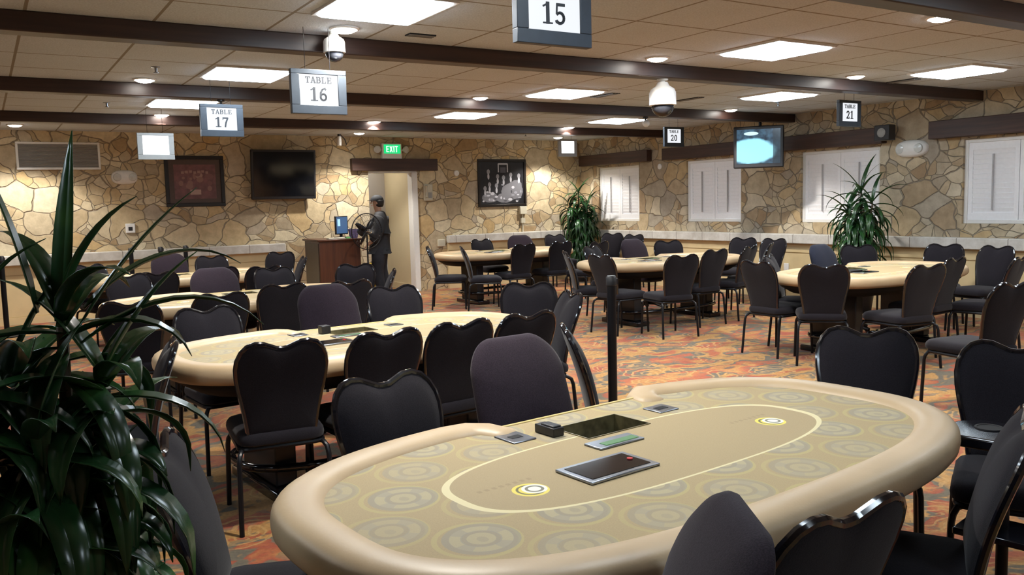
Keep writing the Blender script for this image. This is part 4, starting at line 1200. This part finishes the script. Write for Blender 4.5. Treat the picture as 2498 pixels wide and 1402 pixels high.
for x, y, lab in ((1.317, 7.595, 'small ceiling sprinkler above the left downlight'), (1.251, 10.219, 'small ceiling sprinkler left of the panel light by sign 17'),
                  (8.71, 7.55, 'small ceiling sprinkler below the panel light left of sign 21'), (8.106, 12.53, 'small ceiling sprinkler above the black and white photograph')):
    m = MB(); m.lathe([(.035, 0), (.035, -.006), (.012, -.01), (.010, -.04), (.022, -.045), (.022, -.05), (.002, -.052)], 14); o = m.build('sprinkler_head', 'steel'); o.location = (x, y, ZC)
    tag(o, lab, 'sprinkler', 'ceiling sprinkler heads')

# ================================================================== PODIUM, MONITOR, FAN
r = empty('podium', (4.66, 12.85, 0), 0, 'dark reddish-brown wooden podium left of the doorway', 'podium')
bx('body', (-.33, -.34, .06), (.33, .34, 1.02), 'mahogany', r, .006)
bx('plinth', (-.30, -.31, 0), (.30, .31, .06), 'black_matt', r)
bx('top', (-.36, -.37, 1.02), (.36, .37, 1.05), 'mahogany', r, .008)
plain('podium_side', (.10, .085, .065), .5)
bx('side_panel', (-.338, -.30, .09), (-.33, .30, .99), 'podium_side', r)
r = empty('desk_monitor', (4.80, 12.80, 1.05), math.radians(14), 'small monitor with a blue screen standing on the podium', 'monitor')
bx('bezel', (-.115, -.018, .06), (.115, .018, .345), 'black_plastic', r, .008)
bx('screen', (-.10, -.0205, .075), (.10, -.018, .33), 'monitor_blue', r, 0, False)
emitter('monitor_pale', (.35, .62, .85), .9); bx('window_panel', (-.08, -.0215, .19), (-.03, -.0205, .30), 'monitor_pale', r, 0, False)
m = MB(); m.box((-.02, .0, .02), (.02, .03, .12)); m.box((-.09, -.07, 0), (.09, .08, .02)); m.build('stand', 'black_plastic', r, bevel=.004)
o = bx('keyboard', (-.14, -.045, 0), (.14, .045, .02), 'beige_plastic', None, .005); o.location = (4.62, 12.58, 1.05); o.rotation_euler = (0, 0, .15)
tag(o, 'pale keyboard lying on the podium before the monitor', 'keyboard')
m = MB(); m.lathe([(.06, 0), (.085, .13), (.088, .14), (.078, .14), (.055, .012), (.002, .012)], 22); o = m.build('cup_bin', 'purple_plastic'); o.location = (4.96, 12.70, 1.05)
tag(o, 'purplish container on the podium right of the monitor', 'container')
m = MB(); m.box((-.035, -.02, 0), (.035, .02, .025)); o = m.build('stapler', 'green_plastic', None, True, .006); o.location = (4.80, 12.53, 1.05)
tag(o, 'small green object on the podium front edge', 'desk item')

r = empty('pedestal_fan', (4.99, 12.23, 0), math.radians(12), 'black pedestal fan with a wire cage beside the podium', 'fan')
m = MB(); m.lathe([(.002, 0), (.21, 0), (.21, .02), (.19, .035), (.03, .05), (.002, .05)], 28); m.build('base', 'black_metal', r)
m = MB(); m.lathe([(.018, .04), (.018, .62), (.012, .62), (.012, 1.10)], 12); m.build('pole', 'black_metal', r)
m = MB(); zf = 1.157
m.lathe([(.002, .17), (.05, .16), (.075, .10), (.078, .03), (.06, .0), (.002, 0)], 20, 0, tr(0, .03, zf) @ rot_m('X', -90)); m.build('motor', 'black_plastic', r)
m = MB()
for y_, R_ in ((-.09, .17), (-.05, .245), (.0, .272), (.05, .245)):
    m.tube([(R_ * math.cos(2 * PI * i / 40), y_, zf + R_ * math.sin(2 * PI * i / 40)) for i in range(40)], .008 if R_ > .27 else .0022, 6, 0, True)
for k in range(40):
    a = 2 * PI * k / 40; ca, sa = math.cos(a), math.sin(a)
    m.tube([(.05 * ca, -.10, zf + .05 * sa), (.17 * ca, -.09, zf + .17 * sa), (.245 * ca, -.05, zf + .245 * sa), (.272 * ca, 0, zf + .272 * sa), (.245 * ca, .05, zf + .245 * sa), (.07 * ca, .07, zf + .07 * sa)], .0011, 4)
m.build('cage', 'black_metal', r)
for k in range(4):
    m = MB(); a = 2 * PI * k / 4 + 2.15
    vs = []
    for t in range(7):
        rr_ = .035 + .195 * t / 6; wd = .035 + .04 * math.sin(PI * min(1, .15 + t / 7))
        for s_ in (-1, 1): vs.append((rr_, s_ * wd * .5, s_ * wd * .25))
    fs = [(2 * i, 2 * i + 1, 2 * i + 3, 2 * i + 2) for i in range(6)]
    mt = tr(0, 0, zf) @ Matrix.Rotation(a, 4, 'Y') @ Matrix(((1, 0, 0, 0), (0, 0, 1, 0), (0, 1, 0, 0), (0, 0, 0, 1)))
    m.add(vs, fs, 0, mt); b = m.build('blade', 'black_metal', r); sd = b.modifiers.new('t', 'SOLIDIFY'); sd.thickness = .003
m = MB(); m.lathe([(.002, .045), (.03, .04), (.036, .02), (.036, -.03), (.002, -.035)], 18, 0, tr(0, -.06, zf) @ rot_m('X', 90)); m.build('hub', 'chrome', r)

# folded yellow caution board by the doorway
r = empty('caution_board', (5.62, 13.50, 0), math.radians(10), 'folded yellow caution board standing by the doorway', 'caution board')
m = MB(); m.prism([(-.13, 0), (.13, 0), (.09, .58), (-.09, .58)], .014, 0, rot_m('Z', 62) @ rot_m('X', 84)); m.build('front_leaf', 'yellow_plastic', r, bevel=.003)
m = MB(); m.prism([(-.13, 0), (.13, 0), (.09, .58), (-.09, .58)], .014, 0, rot_m('Z', 62) @ tr(0, .15, 0) @ rot_m('X', 97)); m.build('rear_leaf', 'yellow_plastic', r, bevel=.003)

# ================================================================== PERSON
def skin_mesh(name, joints, edges, mat, parent, sub_=2, root=0):
    me = bpy.data.meshes.new(name); me.from_pydata([j[0] for j in joints], edges, []); me.materials.append(MATS[mat])
    o = bpy.data.objects.new(name, me); COL.objects.link(o)
    if parent is not None: o.parent = parent
    md = o.modifiers.new('skin', 'SKIN'); md.use_smooth_shade = True; md.branch_smoothing = .5
    sv = me.skin_vertices[0].data
    for i, j in enumerate(joints):
        r_ = j[1] if isinstance(j[1], tuple) else (j[1], j[1]); sv[i].radius = r_
        sv[i].use_root = (i == root)
    s = o.modifiers.new('sub', 'SUBSURF'); s.levels = sub_; s.render_levels = sub_
    return o
pr = empty('person', (5.50, 12.96, 0), math.radians(152), 'person in a dark jacket, dark trousers and dark cap, standing in profile by the doorway', 'person')
# local frame: faces +x; left side is +y
J = [((0, 0, .93), (.13, .10)), ((.0, 0, 1.10), (.125, .10)), ((-.015, 0, 1.27), (.15, .11)), ((-.03, 0, 1.385), (.085, .07)), ((-.01, 0, 1.45), .052), ((.015, 0, 1.53), (.078, .07)), ((.022, 0, 1.61), (.088, .073)), ((.02, 0, 1.645), (.070, .06)),
     # left arm (far), reaching forward
     ((-.03, .16, 1.35), .046), ((-.03, .225, 1.12), .046), ((.12, .20, .96), .036), ((.17, .19, .92), (.034, .018)),
     # right arm (near), hanging, slightly bent
     ((-.04, -.16, 1.35), .046), ((-.06, -.235, 1.11), .046), ((.06, -.22, .90), .036), ((.085, -.215, .84), (.034, .018)),
     # legs
     ((0, .09, .88), .085), ((.045, .095, .50), .062), ((-.03, .10, .09), .042), ((.08, .105, .04), .034),
     ((0, -.09, .88), .085), ((.0, -.10, .50), .062), ((-.12, -.105, .09), .042), ((-.01, -.11, .04), .034)]
Ed = [(0, 1), (1, 2), (2, 3), (3, 4), (4, 5), (5, 6), (6, 7), (3, 8), (8, 9), (9, 10), (10, 11), (3, 12), (12, 13), (13, 14), (14, 15), (0, 16), (16, 17), (17, 18), (18, 19), (0, 20), (20, 21), (21, 22), (22, 23)]
def fingers(base_i, dirv, side, down):
    """five short chains out of the palm"""
    b = Vector(J[base_i][0]); d = Vector(dirv).normalized(); s_ = Vector(side).normalized(); dn = Vector(down)
    for k, ln in enumerate((.070, .078, .074, .058)):
        o0 = b + s_ * (.026 - k * .0175) + d * .012; a = len(J)
        J.append((tuple(o0 + d * .03), .0085)); J.append((tuple(o0 + d * (.03 + ln * .55) + dn * .010), .0080)); J.append((tuple(o0 + d * (.03 + ln * .9) + dn * .028), .0070))
        Ed.extend([(base_i, a), (a, a + 1), (a + 1, a + 2)])
    a = len(J); o0 = b + s_ * .034 - d * .02
    J.append((tuple(o0 + d * .015), .0095)); J.append((tuple(o0 + d * .045 + s_ * .014 + dn * .012), .0085)); Ed.extend([(base_i, a), (a, a + 1)])
fingers(11, (.75, -.1, -.6), (0, -1, .3), (0, 0, -1)); fingers(15, (.25, 0, -1), (1, 0, .25), (.3, .3, 0))
body = skin_mesh('body', J, Ed, 'skin', pr, 2)
# face: nose, ears, eyes, mouth
m = MB(); m.loft([[(.098 , -.010, 1.60), (.098, .010, 1.60), (.094, .004, 1.628), (.094, -.004, 1.628)], [(.124, -.009, 1.580), (.124, .009, 1.580), (.100, .003, 1.626), (.100, -.003, 1.626)], [(.10, -.013, 1.572), (.10, .013, 1.572), (.096, .003, 1.624), (.096, -.003, 1.624)]]); m.build('nose', 'skin', pr)
for sy in (-1, 1):
    m = MB(); m.lathe([(.002, .012), (.02, .010), (.027, .0), (.02, -.006), (.002, -.006)], 12, 0, tr(.012, sy * .074, 1.59) @ rot_m('X', -90 * sy) @ Matrix.Diagonal((.7, 1.15, 1, 1))); m.build('ear', 'skin', pr)
    m = MB(); m.lathe([(.002, .009), (.008, .006), (.010, 0), (.002, -.004)], 10, 0, tr(.092, sy * .028, 1.612) @ rot_m('Y', 90)); m.build('eye', 'print_black', pr)
m = MB(); m.tube([(.094, -.022, 1.545), (.102, 0, 1.545), (.094, .022, 1.545)], .005, 6); m.build('mouth', 'red_button', pr)
# hair and peaked cap
m = MB(); rings = []
for k in range(8):
    a = PI / 2 * k / 7.2; rings.append([(.012 + .102 * math.cos(a) * math.cos(t) * 1.06, .089 * math.cos(a) * math.sin(t), 1.625 + .095 * math.sin(a)) for t in [2 * PI * i / 24 for i in range(24)]])
m.loft(rings); m.prism([(.08, -.07), (.15, -.05), (.168, 0), (.15, .05), (.08, .07)], .008, 0, tr(0, 0, 1.622)); m.build('cap', 'jacket', pr)
m = MB(); rings = []
for z, k in ((1.52, .72), (1.55, .92), (1.60, 1.0), (1.635, 1.0)):
    rings.append([(-.002 + .098 * k * math.cos(t), .086 * k * math.sin(t), z) for t in [math.radians(75 + 210 * i / 20) for i in range(21)]])
m.loft(rings, False, False); hr = m.build('hair', 'hair', pr); sd = hr.modifiers.new('t', 'SOLIDIFY'); sd.thickness = .012
JJ = [((0, 0, .83), (.165, .150)), ((.0, 0, .94), (.185, .165)), ((-.01, 0, 1.10), (.205, .180)), ((-.018, 0, 1.25), (.225, .185)), ((-.03, 0, 1.38), (.19, .15)), ((-.015, 0, 1.46), .088),
      ((-.03, .17, 1.36), .105), ((-.03, .225, 1.12), .088), ((.11, .203, .968), .066), ((-.04, -.17, 1.36), .105), ((-.06, -.235, 1.11), .088), ((.055, -.22, .905), .066)]
skin_mesh('jacket', JJ, [(0, 1), (1, 2), (2, 3), (3, 4), (4, 5), (4, 6), (6, 7), (7, 8), (4, 9), (9, 10), (10, 11)], 'jacket', pr, 2, 1)
TJ = [((0, 0, .97), (.185, .16)), ((0, 0, .88), (.185, .165)), ((0, .09, .80), .135), ((.045, .095, .50), .105), ((-.02, .10, .12), .082), ((-.027, .10, .05), .085), ((0, -.09, .80), .135), ((.0, -.10, .50), .105), ((-.11, -.105, .12), .082), ((-.118, -.105, .05), .085)]
skin_mesh('trousers', TJ, [(0, 1), (1, 2), (2, 3), (3, 4), (4, 5), (1, 6), (6, 7), (7, 8), (8, 9)], 'denim', pr, 2, 1)
for x, y in ((.03, .103), (-.065, -.108)):
    m = MB(); fp = [(x - .10 + .26 * t, y, .0) for t in (0, .2, .5, .8, 1)]
    rings = []
    for (cx, cy, _), w_, h_ in zip(fp, (.030, .042, .044, .046, .022), (.065, .085, .075, .05, .03)):
        rings.append([(cx, cy + w_ * c, z) for c, z in ((-1, .0), (1, .0), (1.03, h_ * .45), (.7, h_), (-.7, h_), (-1.03, h_ * .45))])
    m.loft(rings); m.build('shoe', 'black_plastic', pr)
